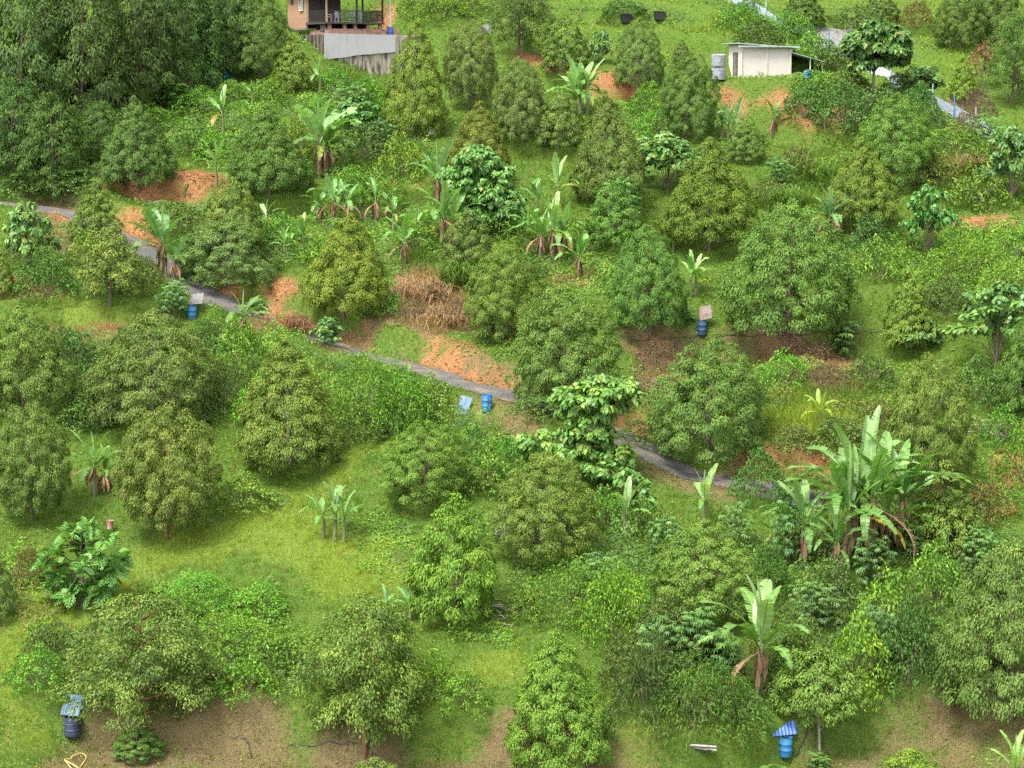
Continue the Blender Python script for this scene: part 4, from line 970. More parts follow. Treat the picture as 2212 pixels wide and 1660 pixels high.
GRN = ((.085, .19, .040), (.15, .30, .060)); PALE = ((.16, .30, .09), (.27, .42, .15)); YEL = ((.30, .25, .04), (.36, .26, .06)); BRN = ((.16, .10, .05), (.30, .20, .11))
BL = {'erect': [banana_leaf('bl_e1', 1, 2.1, .50, 82, 35, .12, PALE), banana_leaf('bl_e2', 2, 1.9, .55, 78, 52, .25, GRN)],
      'up': [banana_leaf('bl_u1', 3, 2.2, .52, 66, 75, .35, GRN), banana_leaf('bl_u2', 4, 2.1, .50, 60, 95, .5, GRN), banana_leaf('bl_u3', 5, 2.0, .55, 68, 60, .2, PALE), banana_leaf('bl_u4', 15, 2.3, .46, 56, 85, .6, GRN)],
      'out': [banana_leaf('bl_o1', 6, 2.2, .48, 45, 105, .5, GRN), banana_leaf('bl_o2', 7, 2.1, .5, 38, 95, .45, GRN), banana_leaf('bl_o3', 16, 2.0, .45, 42, 125, .65, GRN)],
      'low': [banana_leaf('bl_l1', 8, 1.9, .42, 20, 95, .6, GRN), banana_leaf('bl_l2', 9, 1.8, .40, 25, 110, .6, ((.16, .22, .04), (.26, .30, .05)))],
      'yellow': [banana_leaf('bl_y', 10, 1.7, .36, 10, 95, .5, YEL)], 'dead': [banana_leaf('bl_d', 11, 1.6, .22, -10, 95, .7, BRN, mat=M_DRY)],
      'spear': [banana_leaf('bl_s', 12, 1.7, .10, 88, 5, .0, PALE, fold=1.4)]}
SKIRTS = [dry_skirt('skirt_a', 1), dry_skirt('skirt_b', 2, n=22, rad=.24)]
def stem_mesh(name, h, r0):
    mb = MB(); mb.tube([(0, 0, -.3), (.01, 0, h * .4), (0, .01, h * .8), (0, 0, h)], [r0 * 1.15, r0, r0 * .75, r0 * .5], 9); return mb.mesh(name, M_STEM, True)
STEM = stem_mesh('pseudostem', 1.0, .11)
def banana(x, yb, top, stems, lab, size=None, tint=(1, 1, 1), leaves=8, lean=0.0, dead=2, yellow=0, skirt=True, seed=0, spearq=True, slim=.85):
    """stems: list of (dx m, dy m, stem height m) in the stool; each leaf is a part of its own"""
    b_ = P(x, yb); k = b_[1] / F; hm = (yb - top) * k
    r = np.random.default_rng(int(x * 3 + yb * 5 + seed))
    root = thing('banana_plant', lab, 'banana plant', tuple(b_), 0, 'banana plants on the slope'); LAND.append((*b_, lab))
    ns = len(stems)
    for si, (dx, dy, f) in enumerate(stems):
        H_ = hm * f; sh = max(.25, H_ * .46); ls = (H_ - sh) / 1.75
        gz = float(hgrid(b_[0] + dx, b_[1] + dy)) - b_[2]
        st_ = link('pseudostem', STEM, root, (dx, dy, gz), (r.normal(0, .05), r.normal(0, .05) + lean, 0), (.65 + .2 * sh, .65 + .2 * sh, sh))
        if skirt and sh > .8 and dead > 2: link('dry_leaf_skirt', SKIRTS[si % 2], root, (dx, dy, gz), (0, 0, r.uniform(0, 6)), (1 + .2 * sh, 1 + .2 * sh, sh / 1.6))
        az0 = r.uniform(0, 6.28)
        for i in range(leaves):
            cls = 'erect' if i < 2 else ('up' if i < leaves * .62 else ('out' if i < leaves * .85 else 'low'))
            me = BL[cls][int(r.integers(len(BL[cls])))]
            o = link('leaf', me, root, (dx + lean * sh, dy, gz + sh * (.97 - .02 * i)), (r.normal(0, .16), r.normal(0, .10), az0 + i * 2.4 + r.normal(0, .3)), tuple(np.array((1, slim, 1)) * ls * r.uniform(.85, 1.1)))
            o.color = (*(np.array(tint) * r.uniform(.85, 1.2)), 1)
        if spearq and si == 0:
            o = link('furled_leaf', BL['spear'][0], root, (dx, dy, gz + sh), (0, 0, r.uniform(0, 6)), (ls, ls, ls))
        for j in range(yellow if si == 0 else 0): 
            o = link('yellow_leaf', BL['yellow'][0], root, (dx, dy, gz + sh * .88), (0, 0, -1.57 + r.normal(0, .8)), (ls, ls, ls))
        for j in range(dead // 3):
            link('dead_leaf', BL['dead'][0], root, (dx, dy, gz + sh * .85), (0, 0, r.uniform(0, 6.28)), (ls, ls, ls))
    return root
S1 = [(0, 0, 1.0)]
BAN = [
 (1640, 1510, 1235, S1 , 'large banana plant with broad torn leaves above the blue barrel, bottom right', (1.02, 1, .95), 12, 3, 0),
 (2190, 1740, 1575, S1, 'fresh banana plant cut by the bottom right corner', (1.15, 1.1, .9), 8, 0, 0),
 (722, 1172, 1030, [(0, 0, 1.0), (-.6, .3, .75), (.5, -.2, .8)], 'young banana stool alone on the bright yellow-green grass', (1.05, 1.05, 1.1), 5, 0, 0),
 (1352, 1165, 1035, S1, 'thin banana plant with a tall stick-like furled leaf below the trailing creeper', (1.05, 1.05, 1), 4, 1, 0),
 (1520, 1140, 1008, S1, 'slender banana plant with one upright leaf left of the great clump', (1.15, 1.12, 1), 5, 0, 0),
 (205, 1072, 925, [(0, 0, 1.0), (.5, .3, .7)], 'banana plant between two durian trees on the left lawn', (1, 1, 1), 9, 3, 1),
 (885, 1345, 1262, [(0, 0, 1.0), (-1.2, .4, .8)], 'low banana plants behind the bottom centre durian tree', (1, 1.1, 1.1), 6, 0, 0),
 (527, 740, 622, S1, 'banana plant with two upright pale leaves on the brown weedy bank by the track', (1.05, 1.0, 1.15), 6, 4, 0),
 (1772, 925, 840, S1, 'lone yellowish banana plant on the tall-grass bank', (1.6, 1.25, .7), 8, 2, 0),
 (352, 600, 438, [(0, 0, 1.0), (.9, -.4, .62)], 'blue-green banana plant at the bend of the upper track', (.9, .95, 1.25), 8, 3, 0),
 (655, 548, 462, S1, 'small banana plant above the golden brown durian tree', (1, 1.05, 1), 7, 2, 0),
 (720, 485, 372, [(0, 0, 1.0), (1.1, .3, .85), (-.9, .2, .75)], 'ragged banana stool below the white stake', (.95, 1, 1.05), 6, 6, 0),
 (812, 480, 380, [(0, 0, 1.0), (.9, .4, .8)], 'ragged banana plants with grey dead leaves, upper centre left', (.95, 1, 1.1), 5, 6, 0),
 (690, 385, 212, [(0, 0, 1.0), (.5, .5, .9)], 'big bushy banana plant behind the white stake', (.95, 1.02, .95), 12, 5, 0),
 (482, 295, 182, S1, 'banana plant with one orange dying leaf below the wood', (.95, 1, .95), 7, 1, 1),
 (545, 228, 172, S1, 'small upright banana plant on the slope below the small brownish tree', (1.05, 1.05, 1), 5, 0, 0),
 (468, 408, 298, S1, 'banana plant with one tall leaf between the two orange-bank durian trees', (1.1, 1.1, 1), 6, 2, 0),
 (690, 205, 122, S1, 'banana plant with one tall paddle leaf under the retaining wall', (1, 1.05, 1), 4, 0, 0),
 (537, 432, 368, S1, 'banana plant left of the young yellow durian tree', (1, 1.05, 1.05), 5, 3, 0),
 (875, 575, 458, S1, 'banana plant with a long brown hanging skirt above the dry grass clump', (1, 1.05, 1), 6, 4, 0),
 (945, 450, 298, [(0, 0, 1.0)], 'banana plant with grey tattered leaves left of the creeper-draped tree', (.9, .95, 1.15), 8, 3, 0),
 (958, 540, 378, [(0, 0, 1.0), (.6, .3, .8)], 'banana plant below the grey tattered one', (1, 1.05, 1), 8, 5, 0),
 (1205, 455, 340, S1, 'banana plant with yellow-green leaves right of the creeper-draped tree', (1.1, 1.1, 1), 7, 2, 0),
 (1195, 565, 415, [(0, 0, 1.0), (-.9, .2, .8), (.7, .4, .8)], 'dense banana stool below the yellow-green one, upper centre', (1.05, 1.08, .95), 8, 4, 1),
 (1250, 605, 498, S1, 'dark banana plant on the bare reddish patch', (.9, 1, 1), 7, 3, 0),
 (1492, 645, 540, [(0, 0, 1.0), (.4, .4, .85)], 'bright banana plant between the two brown-terrace durian trees', (1.1, 1.12, .95), 8, 1, 0),
 (1252, 258, 128, [(0, 0, 1.0), (.6, .3, .95), (-.5, .3, .9), (.1, .6, .85)], 'upright fan-like banana clump near the top centre', (1, 1.05, 1), 8, 2, 0),
 (1587, 310, 208, [(0, 0, 1.0), (-.5, .3, .8)], 'silvery green banana plant with a brown leaf below the shed terrace', (.95, 1, 1.2), 8, 2, 0),
 (1792, 520, 402, [(0, 0, 1.0), (.5, .3, .9)], 'silvery pale banana plant behind the largest spreading durian tree', (.95, .98, 1.3), 9, 3, 0),
 (1782, 285, 235, S1, 'small banana plant against the orange cut below the shed', (1.1, 1.08, .9), 6, 0, 0),
 (848, 265, 208, S1, 'banana plant left of the foot of the tall yellow-olive durian', (1, 1.05, 1.05), 5, 1, 0),
 (398, 425, 392, S1, 'tiny banana plant on the grass terrace under the orange bank', (1.1, 1.1, 1), 5, 0, 0),
 (1255, 30, -15, S1, 'banana plant at the top edge on the upper grass slope', (.95, 1, 1), 7, 0, 0),
 (610, 715, 670, S1, 'little yellow-green banana sucker on the brown weedy bank', (1.35, 1.2, .8), 5, 0, 0),
 (1670, 300, 205, S1, 'battered banana plant with a bare brown trunk by the orange cut', (1.05, 1.0, .9), 3, 4, 0),
 (745, 475, 392, S1, 'tattered banana plant between the two ragged stools, upper centre left', (.95, 1, 1.05), 7, 2, 0),
 (778, 455, 375, S1, 'tall narrow banana plant right of the tattered one', (1, 1.05, 1), 6, 2, 0),
 (850, 500, 415, S1, 'banana plant half way between the skirted plant and the ragged pair', (1, 1.08, 1), 7, 1, 0),
 (905, 520, 440, [(0, 0, 1.0), (.6, .3, .8)], 'pair of banana stems left of the small dull olive durian', (1.05, 1.08, 1), 7, 1, 0),
 (577, 505, 430, S1, 'banana plant right of the young yellow durian tree', (1, 1.05, 1.05), 7, 1, 0),
 (615, 560, 490, S1, 'banana plant left of the small one above the golden brown durian', (1.05, 1.1, 1), 7, 0, 0),
 (1140, 525, 440, S1, 'banana plant left of the dense banana stool', (1.05, 1.1, .95), 7, 1, 0),
 (1160, 470, 390, S1, 'banana plant with drooping leaves below the creeper-draped tree', (.95, 1.02, 1), 7, 1, 0),
 (1010, 545, 478, S1, 'banana plant behind the small dull olive durian', (1, 1.05, 1.05), 6, 0, 0),
 (1560, 300, 228, S1, 'banana plant left of the silvery one below the shed terrace', (.95, 1.0, 1.15), 7, 1, 0),
 (395, 590, 508, S1, 'small pale banana plant right of the blue-green one at the track bend', (.95, 1.0, 1.2), 6, 1, 0),
 (1455, 545, 480, S1, 'young banana plant right of the small durian under the golden cone', (1, 1.05, 1), 5, 1, 0),
]
for (x, yb, top, st_, lab, ti, nl, dd, yy) in BAN: banana(x, yb, top, st_, lab, tint=ti, leaves=nl, dead=dd, yellow=yy)
banana(1830, 1235, 915, [(0, 0, .92), (1.3, .6, 1.0), (-2.2, .5, .68), (2.2, .8, .75), (.6, 1.4, .95), (3.0, 1.4, .85), (-.6, -.5, .55)], 'great banana clump with many tall stems and yellowed lower leaves, right side', tint=(.85, .9, .8), leaves=12, dead=3, yellow=2, slim=.55)
banana(595, 1470, 1400, S1, 'withered little banana plant at the edge of the bright creeper heap', leaves=3, dead=2, tint=(1.1, 1.1, .8))

# ---- palmate shrubs (cassava and rubber seedlings)
PALM = [
 (1700, 1215, 120, 150, 0, 'palmate-leaved shrub left of the great banana clump'),
 (1885, 1270, 130, 130, 1, 'palmate-leaved shrub in front of the great banana clump'),
 (1950, 1200, 90, 90, 2, 'palmate-leaved sapling right of the great banana clump stems'),
 (1440, 1215, 110, 110, 0, 'palmate-leaved shrub above the swamped durian tree'),
 (1590, 1180, 100, 110, 1, 'palmate-leaved shrub above the swamped durian tree, right one'),
 (1500, 1440, 150, 140, 0, 'bluish palmate shrub left of the large banana plant'),
 (1420, 1480, 150, 170, 1, 'tall palmate shrub at the left of the lower right thicket'),
 (1560, 1450, 110, 100, 2, 'light green palmate sapling touching the large banana plant'),
 (1672, 1700, 100, 50, 2, 'palmate seedling at the bottom edge below the blue barrel'),
 (1768, 1668, 75, 50, 2, 'second palmate seedling at the bottom edge right of the blue barrel'),
 (760, 290, 130, 110, 0, 'palmate shrub right of the big bushy banana plant'),
 (830, 345, 80, 90, 1, 'palmate shrub below the banana plant at the tall olive durian'),
 (1680, 405, 90, 70, 1, 'bluish palmate shrub right of the dark golden cone'),
 (1335, 490, 120, 110, 0, 'palmate shrub in front of the tall conical durian tree'),
 (1815, 770, 90, 80, 2, 'pale palmate sapling in front of the largest spreading durian'),
 (1290, 1290, 130, 110, 1, 'bluish palmate shrub above the central bright bush'),
 (2120, 1240, 120, 110, 0, 'palmate shrub at the left of the huge right-edge durian'),
 (1760, 1360, 130, 120, 0, 'palmate shrub behind the large banana plant, right side'),
 (1900, 1440, 140, 150, 1, 'dark palmate shrub right of the small yellow-green tree'),
 (375, 695, 90, 95, 0, 'light palmate shrub left of the leaning roof sheet'),
 (555, 690, 60, 50, 2, 'pale palmate sapling right of the leaning roof sheet'),
 (480, 770, 55, 50, 2, 'small bright palmate sapling below the brown weedy bank'),
 (1480, 700, 50, 40, 2, 'palmate seedling at the foot of the brown-terrace durian'),
 (2130, 330, 110, 90, 1, 'palmate shrub right of the lowest fence sheets'),
 (370, 240, 130, 70, 1, 'wide light green palmate shrub at the foot of the wood'),
]
for (x, yb, wp, hp, k, lab) in PALM: put('palmate_shrub', PM, k, x, yb, wp, hp, lab, 'shrub', 'palmate-leaved shrubs', (1, 1, 1))

# ---- bushes: (x, foot, width, height, kind, tint)
BUSH = [
 (430, 245, 150, 60, 'bright', 0), (330, 275, 100, 50, 'bright', 0), (150, 415, 150, 60, 'dark', 0), (60, 425, 140, 60, 'dark', 0), (235, 400, 80, 60, 'dark', 0), (420, 330, 120, 60, 'dark', 0), (460, 340, 90, 60, 'bright', 1),
 (640, 330, 110, 70, 'bright', 1), (790, 345, 130, 80, 'dark', 0), (870, 380, 110, 90, 'bright', 1), (760, 420, 100, 60, 'bright', 0), (830, 440, 110, 50, 'bright', 1), (620, 400, 90, 50, 'dark', 0),
 (380, 500, 150, 65, 'dark', 0), (450, 530, 100, 60, 'dark', 0), (600, 520, 110, 60, 'bright', 1), (100, 640, 160, 110, 'dark', 1), (310, 625, 100, 80, 'olive', 0), (190, 570, 90, 70, 'bright', 1), (30, 560, 90, 60, 'bright', 0),
 (700, 560, 100, 50, 'bright', 1), (900, 540, 120, 60, 'bright', 0), (1080, 500, 120, 60, 'bright', 1), (1120, 600, 120, 55, 'dark', 0), (1150, 540, 110, 60, 'bright', 0), (830, 680, 90, 55, 'bright', 1), (1070, 730, 90, 50, 'dark', 0),
 (785, 905, 190, 135, 'big', 0), (865, 915, 180, 105, 'big', 1), (930, 895, 130, 75, 'bright', 0), (770, 950, 170, 60, 'dark', 1), (530, 830, 150, 130, 'bright', 0), (480, 880, 130, 110, 'dark', 1), (560, 900, 110, 80, 'bright', 1),
 (160, 810, 140, 110, 'dark', 0), (210, 900, 150, 110, 'dark', 1), (170, 930, 130, 70, 'dark', 0), (130, 760, 110, 60, 'olive', 0), (470, 720, 90, 60, 'bright', 1), (440, 745, 70, 60, 'dark', 0),
 (520, 1100, 150, 85, 'bright', 0), (430, 1300, 190, 80, 'big', 0), (560, 1320, 150, 70, 'bright', 1), (500, 1400, 210, 90, 'big', 1), (600, 1440, 160, 90, 'bright', 0), (530, 1500, 150, 90, 'bright', 1), (390, 1360, 150, 90, 'bright', 1),
 (80, 1490, 140, 110, 'bright', 0), (120, 1420, 130, 90, 'dark', 1), (90, 1400, 90, 70, 'bright', 1), (1000, 1530, 130, 95, 'bright', 0), (940, 1480, 90, 80, 'bright', 1), (60, 1260, 90, 90, 'olive', 0),
 (1050, 1060, 130, 110, 'bright', 0), (1100, 1020, 110, 80, 'bright', 1), (1030, 1000, 80, 80, 'dark', 0), (1240, 1330, 210, 140, 'big', 0), (1130, 1330, 110, 70, 'bright', 1), (1330, 1380, 180, 130, 'big', 1), (1400, 1560, 190, 150, 'narrow', 0),
 (1500, 1580, 200, 140, 'narrow', 0), (1590, 1570, 150, 90, 'dark', 1), (1430, 1440, 170, 120, 'dark', 1), (1340, 1480, 110, 90, 'dark', 0), (1740, 1480, 170, 110, 'dark', 1), (1850, 1500, 150, 130, 'bright', 0), (1960, 1480, 160, 150, 'dark', 1),
 (1920, 1370, 170, 110, 'bright', 1), (2020, 1330, 150, 120, 'bright', 0), (1790, 1300, 130, 80, 'dark', 0), (1660, 1290, 120, 90, 'dark', 1), (1980, 1420, 120, 120, 'narrow', 0), (1400, 1160, 90, 60, 'bright', 1),
 (1640, 1080, 130, 120, 'dark', 1), (1820, 970, 190, 80, 'dark', 0), (1720, 970, 120, 60, 'olive', 0), (1700, 830, 120, 80, 'bright', 0), (1880, 830, 130, 70, 'dark', 0), (1750, 790, 150, 60, 'brown', 0), (1420, 800, 110, 70, 'brown', 0), (1780, 840, 110, 60, 'brown', 0),
 (1900, 920, 90, 70, 'olive', 0), (2120, 870, 150, 110, 'dark', 1), (2190, 880, 120, 100, 'dark', 0), (2200, 1040, 110, 110, 'bright', 1), (2160, 960, 110, 90, 'bright', 1), (2130, 1120, 120, 90, 'olive', 0),
 (1740, 255, 120, 80, 'dark', 0), (1820, 265, 150, 90, 'dark', 1), (1900, 280, 150, 90, 'dark', 0), (1985, 270, 120, 90, 'dark', 1), (1760, 205, 110, 50, 'bright', 1), (1830, 215, 130, 60, 'dark', 0), (1950, 215, 110, 60, 'dark', 0),
 (2060, 330, 140, 60, 'bright', 0), (2140, 380, 150, 80, 'bright', 1), (2030, 400, 120, 70, 'olive', 0), (2110, 445, 130, 80, 'bright', 1), (2190, 560, 140, 90, 'bright', 0), (2090, 600, 190, 100, 'big', 0), (2180, 650, 170, 100, 'big', 1), (2040, 680, 130, 90, 'dark', 1), (2080, 540, 130, 60, 'bright', 1),
 (1900, 600, 120, 90, 'bright', 1), (1880, 540, 110, 80, 'dark', 0), (960, 40, 150, 60, 'bright', 0), (1010, 25, 110, 50, 'bright', 1), (900, 25, 90, 50, 'bright', 1), (1640, 95, 110, 50, 'dark', 0), (1700, 85, 130, 60, 'bright', 1), (1760, 130, 120, 60, 'bright', 0), (1800, 150, 110, 50, 'dark', 0),
 (1850, 60, 140, 45, 'dark', 0), (1600, 60, 110, 50, 'bright', 1), (1620, 30, 60, 40, 'dark', 0), (1350, 30, 120, 30, 'dark', 0), (1980, 60, 80, 60, 'olive', 0), (2110, 250, 80, 60, 'brown', 0), (2090, 290, 70, 50, 'brown', 0),
 (1400, 240, 110, 60, 'bright', 1), (1420, 290, 100, 60, 'bright', 0), (1250, 290, 100, 40, 'bright', 1), (1660, 440, 100, 60, 'olive', 0), (1720, 370, 100, 60, 'olive', 0), (720, 200, 100, 50, 'bright', 0), (790, 230, 110, 60, 'bright', 1), (590, 215, 90, 45, 'bright', 1), (500, 215, 80, 40, 'bright', 0), (690, 260, 90, 50, 'bright', 0),
 (1310, 1130, 100, 60, 'bright', 1), (940, 650, 60, 45, 'brown', 0), (990, 700, 90, 60, 'brown', 0), (900, 690, 80, 50, 'brown', 0), (640, 720, 90, 45, 'brown', 0), (1150, 760, 80, 50, 'dark', 0), (2200, 760, 80, 80, 'bright', 0), (1180, 900, 150, 60, 'dark', 0), (1380, 960, 120, 60, 'dark', 0),
]
KIND_W = {'bright': 'bright green leafy shrub', 'big': 'bright green creeper heap', 'dark': 'dark green shrub', 'narrow': 'narrow-leaved dark bush', 'olive': 'dull olive shrub', 'brown': 'dead brown weeds', 'vine': 'heart-leaved vine heap'}
# ---- each bush is told apart by the nearest thing that already has a description of its own
def short(lab):
    return ' '.join(lab.split()[:9])
NAMED = list(LAND)
SHORT = {}
for (x_, y_, z_, lab) in NAMED: SHORT.setdefault(lab, lab)
def bush_label(b_, kind, wm, r):
    d2 = sorted(NAMED, key=lambda q: (q[0] - b_[0]) ** 2 + (q[1] - b_[1]) ** 2)
    sz = 'small' if wm < 3.2 else ('wide' if wm > 5.5 else '')
    for q in d2[:14]:
        if len(q[3].split()) > 11: continue
        dx, dy = b_[0] - q[0], b_[1] - q[1]
        rel = ('right of' if dx > 0 else 'left of') if abs(dx) > abs(dy) * .8 else ('above' if dy > 0 else 'below')
        t = ' '.join(f"{sz} {KIND_W[kind]} {rel} the {q[3]}".split())
        if len(t.split()) > 16: t = ' '.join(f"{KIND_W[kind].split(' ')[-1]} {rel} the {q[3]}".split())
        if t not in USED and len(t.split()) <= 16:
            USED.add(t); return t
    return f"{KIND_W[kind]} low on the slope"
for (x, yb, wp, hp, kind, k) in BUSH:
    b_ = P(x, yb); wm = wp * b_[1] / F; r = np.random.default_rng(int(x + 31 * yb))
    if (x > 1280 and yb > 1120): hp *= 1.4; wp *= 1.08
    if 500 < x < 960 and 780 < yb < 960: hp *= 1.2
    kk = kind
    if kind == 'bright' and wm > 5.2: kk = 'big'
    lab = bush_label(b_, kk, wm, r)
    put('withered_shrub' if kk == 'brown' else 'creeper_heap' if kk == 'big' else 'shrub', BUS[kk], k, x, yb, wp, hp, lab, 'weeds' if kk == 'brown' else 'creeper' if kk == 'big' else 'shrub', 'shrubs and creeper heaps on the slope', tuple(np.array((1, 1, 1)) * r.uniform(.88, 1.15, 3)))

# ---------------------------------------------------------------- undergrowth on banks (nobody could count it)
UND = [
 ([(230, 430), (620, 445), (640, 560), (500, 600), (400, 575), (330, 520)], .55, 'dark', 60),
 ([(620, 430), (1010, 430), (1010, 580), (600, 580)], .6, 'bright', 60),
 ([(340, 170), (640, 185), (920, 290), (920, 400), (440, 395), (400, 330), (220, 260)], .7, 'bright', 60),
 ([(0, 300), (260, 300), (230, 410), (0, 430)], .8, 'dark', 50),
 ([(1040, 460), (1400, 520), (1400, 640), (1040, 660)], .5, 'bright', 60),
 ([(1240, 210), (1560, 230), (1560, 330), (1250, 330)], .3, 'bright', 40),
 ([(1700, 210), (2100, 250), (2212, 330), (2212, 440), (1720, 420), (1760, 300)], .5, 'bright', 50),
 ([(1840, 500), (2230, 520), (2230, 720), (1960, 680), (1880, 600)], 1.1, 'bright', 70),
 ([(1640, 800), (1900, 800), (1950, 990), (1650, 960)], .5, 'olive', 55),
 ([(1300, 1130), (2230, 1120), (2230, 1480), (1900, 1480), (1750, 1560), (1500, 1560), (1320, 1450), (1330, 1250)], 1.2, 'dark', 85),
 ([(290, 1270), (560, 1255), (660, 1350), (650, 1500), (480, 1545), (280, 1480)], .9, 'bright', 110),
 ([(30, 1420), (160, 1380), (210, 1480), (60, 1570)], .5, 'bright', 80),
 ([(440, 750), (600, 755), (700, 775), (860, 815), (960, 850), (980, 890), (760, 960), (450, 910)], 1.3, 'bright', 95),
 ([(100, 720), (470, 770), (460, 930), (150, 940)], 1.0, 'dark', 80),
 ([(650, 1150), (880, 1110), (950, 1280), (900, 1310), (760, 1230)], .25, 'bright', 80),
 ([(1060, 1130), (1420, 1090), (1400, 1270), (1060, 1300)], .3, 'bright', 80),
 ([(940, 1290), (1120, 1320), (1130, 1420), (960, 1420)], .25, 'bright', 80),
 ([(930, 920), (1120, 930), (1140, 1080), (990, 1100)], 1.0, 'bright', 95),
 ([(0, 470), (140, 480), (300, 620), (120, 650), (0, 620)], .5, 'dark', 55),
 ([(2080, 900), (2230, 900), (2230, 1130), (2090, 1130)], .5, 'bright', 60),
 ([(480, 1040), (600, 1060), (570, 1130), (470, 1130)], .4, 'bright', 90),
 ([(900, 0), (1080, 0), (1080, 60), (900, 60)], .6, 'bright', 45),
 ([(1550, 0), (1720, 50), (1880, 170), (1860, 230), (1700, 180), (1560, 100)], .5, 'bright', 45),
 ([(0, 1180), (110, 1200), (110, 1330), (0, 1380)], .45, 'olive', 70),
 ([(1130, 620), (1200, 640), (1190, 800), (1040, 740)], .4, 'olive', 55),
 ([(1180, 22), (1500, 38), (1570, 52), (1560, 66), (1400, 58), (1180, 44)], .5, 'dark', 45),
 ([(1440, 96), (1560, 104), (1560, 120), (1440, 112)], .5, 'dark', 45),
 ([(1930, 96), (2060, 110), (2060, 124), (1930, 116)], .5, 'dark', 45),
 ([(1960, 170), (2080, 196), (2080, 214), (1960, 192)], .5, 'olive', 45),
 ([(1380, 770), (1480, 770), (1440, 900), (1360, 900)], .45, 'brown', 55),
]
ALLU = []
r = np.random.default_rng(303)
UMASK = np.zeros_like(H)
for i, (poly, hmax, pal, dens) in enumerate(UND):
    m_ = poly_mask(poly, 1.5, 60 + i)
    m_ = m_ * (1 - np.clip(Z_SOIL * 1.3, 0, 1)) * (1 - np.clip(Z_ROAD * 1.5, 0, 1)); UMASK = np.maximum(UMASK, m_)
    pts = np.array([P(*q)[:2] for q in poly]); x0, y0 = pts.min(0) - 1.5; x1, y1 = pts.max(0) + 1.5
    n_ = int((x1 - x0) * (y1 - y0) * dens)
    x = r.uniform(x0, x1, n_); y = r.uniform(y0, y1, n_); k = gval(m_, x, y) > .5; x, y = x[k], y[k]; n_ = len(x)
    if n_ == 0: continue
    fld = lambda a, b_: hmax * np.clip(2.6 * fbm(a / 1.7, b_ / 1.7, 90 + i, 3) - .75, .04, 1.7)
    hu = fld(x, y); e = .15
    nr = norm(np.stack([-(fld(x + e, y) - fld(x - e, y)) / (2 * e), -(fld(x, y + e) - fld(x, y - e)) / (2 * e) - SL, np.full(n_, .8)], 1))
    z = hgrid(x, y) + hu * (1 - .5 * r.random(n_) ** 2)
    dv = -UP * .5 + r.normal(0, .8, (n_, 3)); dv = norm(dv - nr * (.8 * np.sum(dv * nr, 1))[:, None])
    far = np.clip((y - 100) / 100, 0, 1)
    ln = r.uniform(.11, .20, n_) * (1 + .5 * far)
    tone = fbm(x / 1.1, y / 1.1, 130) * 1.3 - .2 + r.normal(0, .16, n_)
    col = pick_cols(pal, tone, r, .05)
    alt = fbm(x / 3.2, y / 3.2, 140) > .56
    col[alt] = pick_cols('blue' if pal == 'dark' else ('dark' if pal == 'bright' else 'bright'), tone[alt] + .1, r, .03)
    ALLU.append(leaf_rhomb(np.stack([x, y, z], 1), dv, norm(nr + r.normal(0, .3, (n_, 3))), ln, ln * r.uniform(.35, .6, n_), col, r, .1))
V, T, K = cat_(ALLU)
tag(link('undergrowth', tri_mesh('undergrowth', V, T, K, M_SOFT)), 'leafy weeds and creepers covering the banks between the trees', 'undergrowth', kind='stuff')
# broad-leaved weeds sprinkled through the lawns
WV = []
for (y0, y1, dens, sz, seed) in ((86, 125, 22, .10, 11), (125, 165, 13, .14, 12), (165, 212, 8, .19, 13)):
    area = (y1 - y0) * 2 * (y1 * (1106 / F) * 1.1 + 2); x, y = sample_ground(int(area * dens), y0, y1, seed); r = np.random.default_rng(seed)
    pt = fbm(x / 1.8, y / 1.8, 151); k = (r.random(len(x)) < smooth01(.42, .68, pt) * (1 - gval(Z_SOIL, x, y)) * (1 - .75 * gval(Z_LIT, x, y)) * (1 - gval(Z_ROAD, x, y)) * (1 - .6 * gval(Z_YEL, x, y))); x, y, pt = x[k], y[k], pt[k]; n_ = len(x)
    z = hgrid(x, y) + r.uniform(.05, .25, n_) * (.4 + pt); dv = norm(np.stack([r.normal(0, 1, n_), r.normal(0, 1, n_), r.normal(.1, .3, n_)], 1)); ln = sz * r.uniform(.8, 1.7, n_)
    WV.append(leaf_rhomb(np.stack([x, y, z], 1), dv, norm(np.array((0, -SL, 1)) + r.normal(0, .35, (n_, 3))), ln, ln * .55, pick_cols('bright', r.normal(.45, .25, n_), r, .06), r, .2))
V, T, K = cat_(WV)
tag(link('lawn_weeds', tri_mesh('lawn_weeds', V, T, K, M_SOFT)), 'small broad-leaved weeds scattered through the grass', 'weeds', kind='stuff')
# ---------------------------------------------------------------- buildings
M_BRICKWALL, n, L, out = newmat('orange_brick')
tc = n.new('ShaderNodeTexCoord'); bt = n.new('ShaderNodeTexBrick'); L.new(tc.outputs['Object'], bt.inputs['Vector'])
mp_ = n.new('ShaderNodeMapping'); mp_.inputs['Rotation'].default_value = (math.pi / 2, 0, 0); L.new(tc.outputs['Object'], mp_.inputs['Vector']); L.new(mp_.outputs[0], bt.inputs['Vector'])
bt.inputs['Scale'].default_value = 4.5; bt.inputs['Color1'].default_value = (.33, .185, .10, 1); bt.inputs['Color2'].default_value = (.27, .145, .08, 1); bt.inputs['Mortar'].default_value = (.28, .21, .155, 1); bt.inputs['Mortar Size'].default_value = .02
p = n.new('ShaderNodeBsdfPrincipled'); p.inputs['Roughness'].default_value = .9; L.new(bt.outputs[0], p.inputs['Base Color']); L.new(p.outputs[0], out.inputs['Surface'])
M_BLOCK, n, L, out = newmat('pale_block_wall')
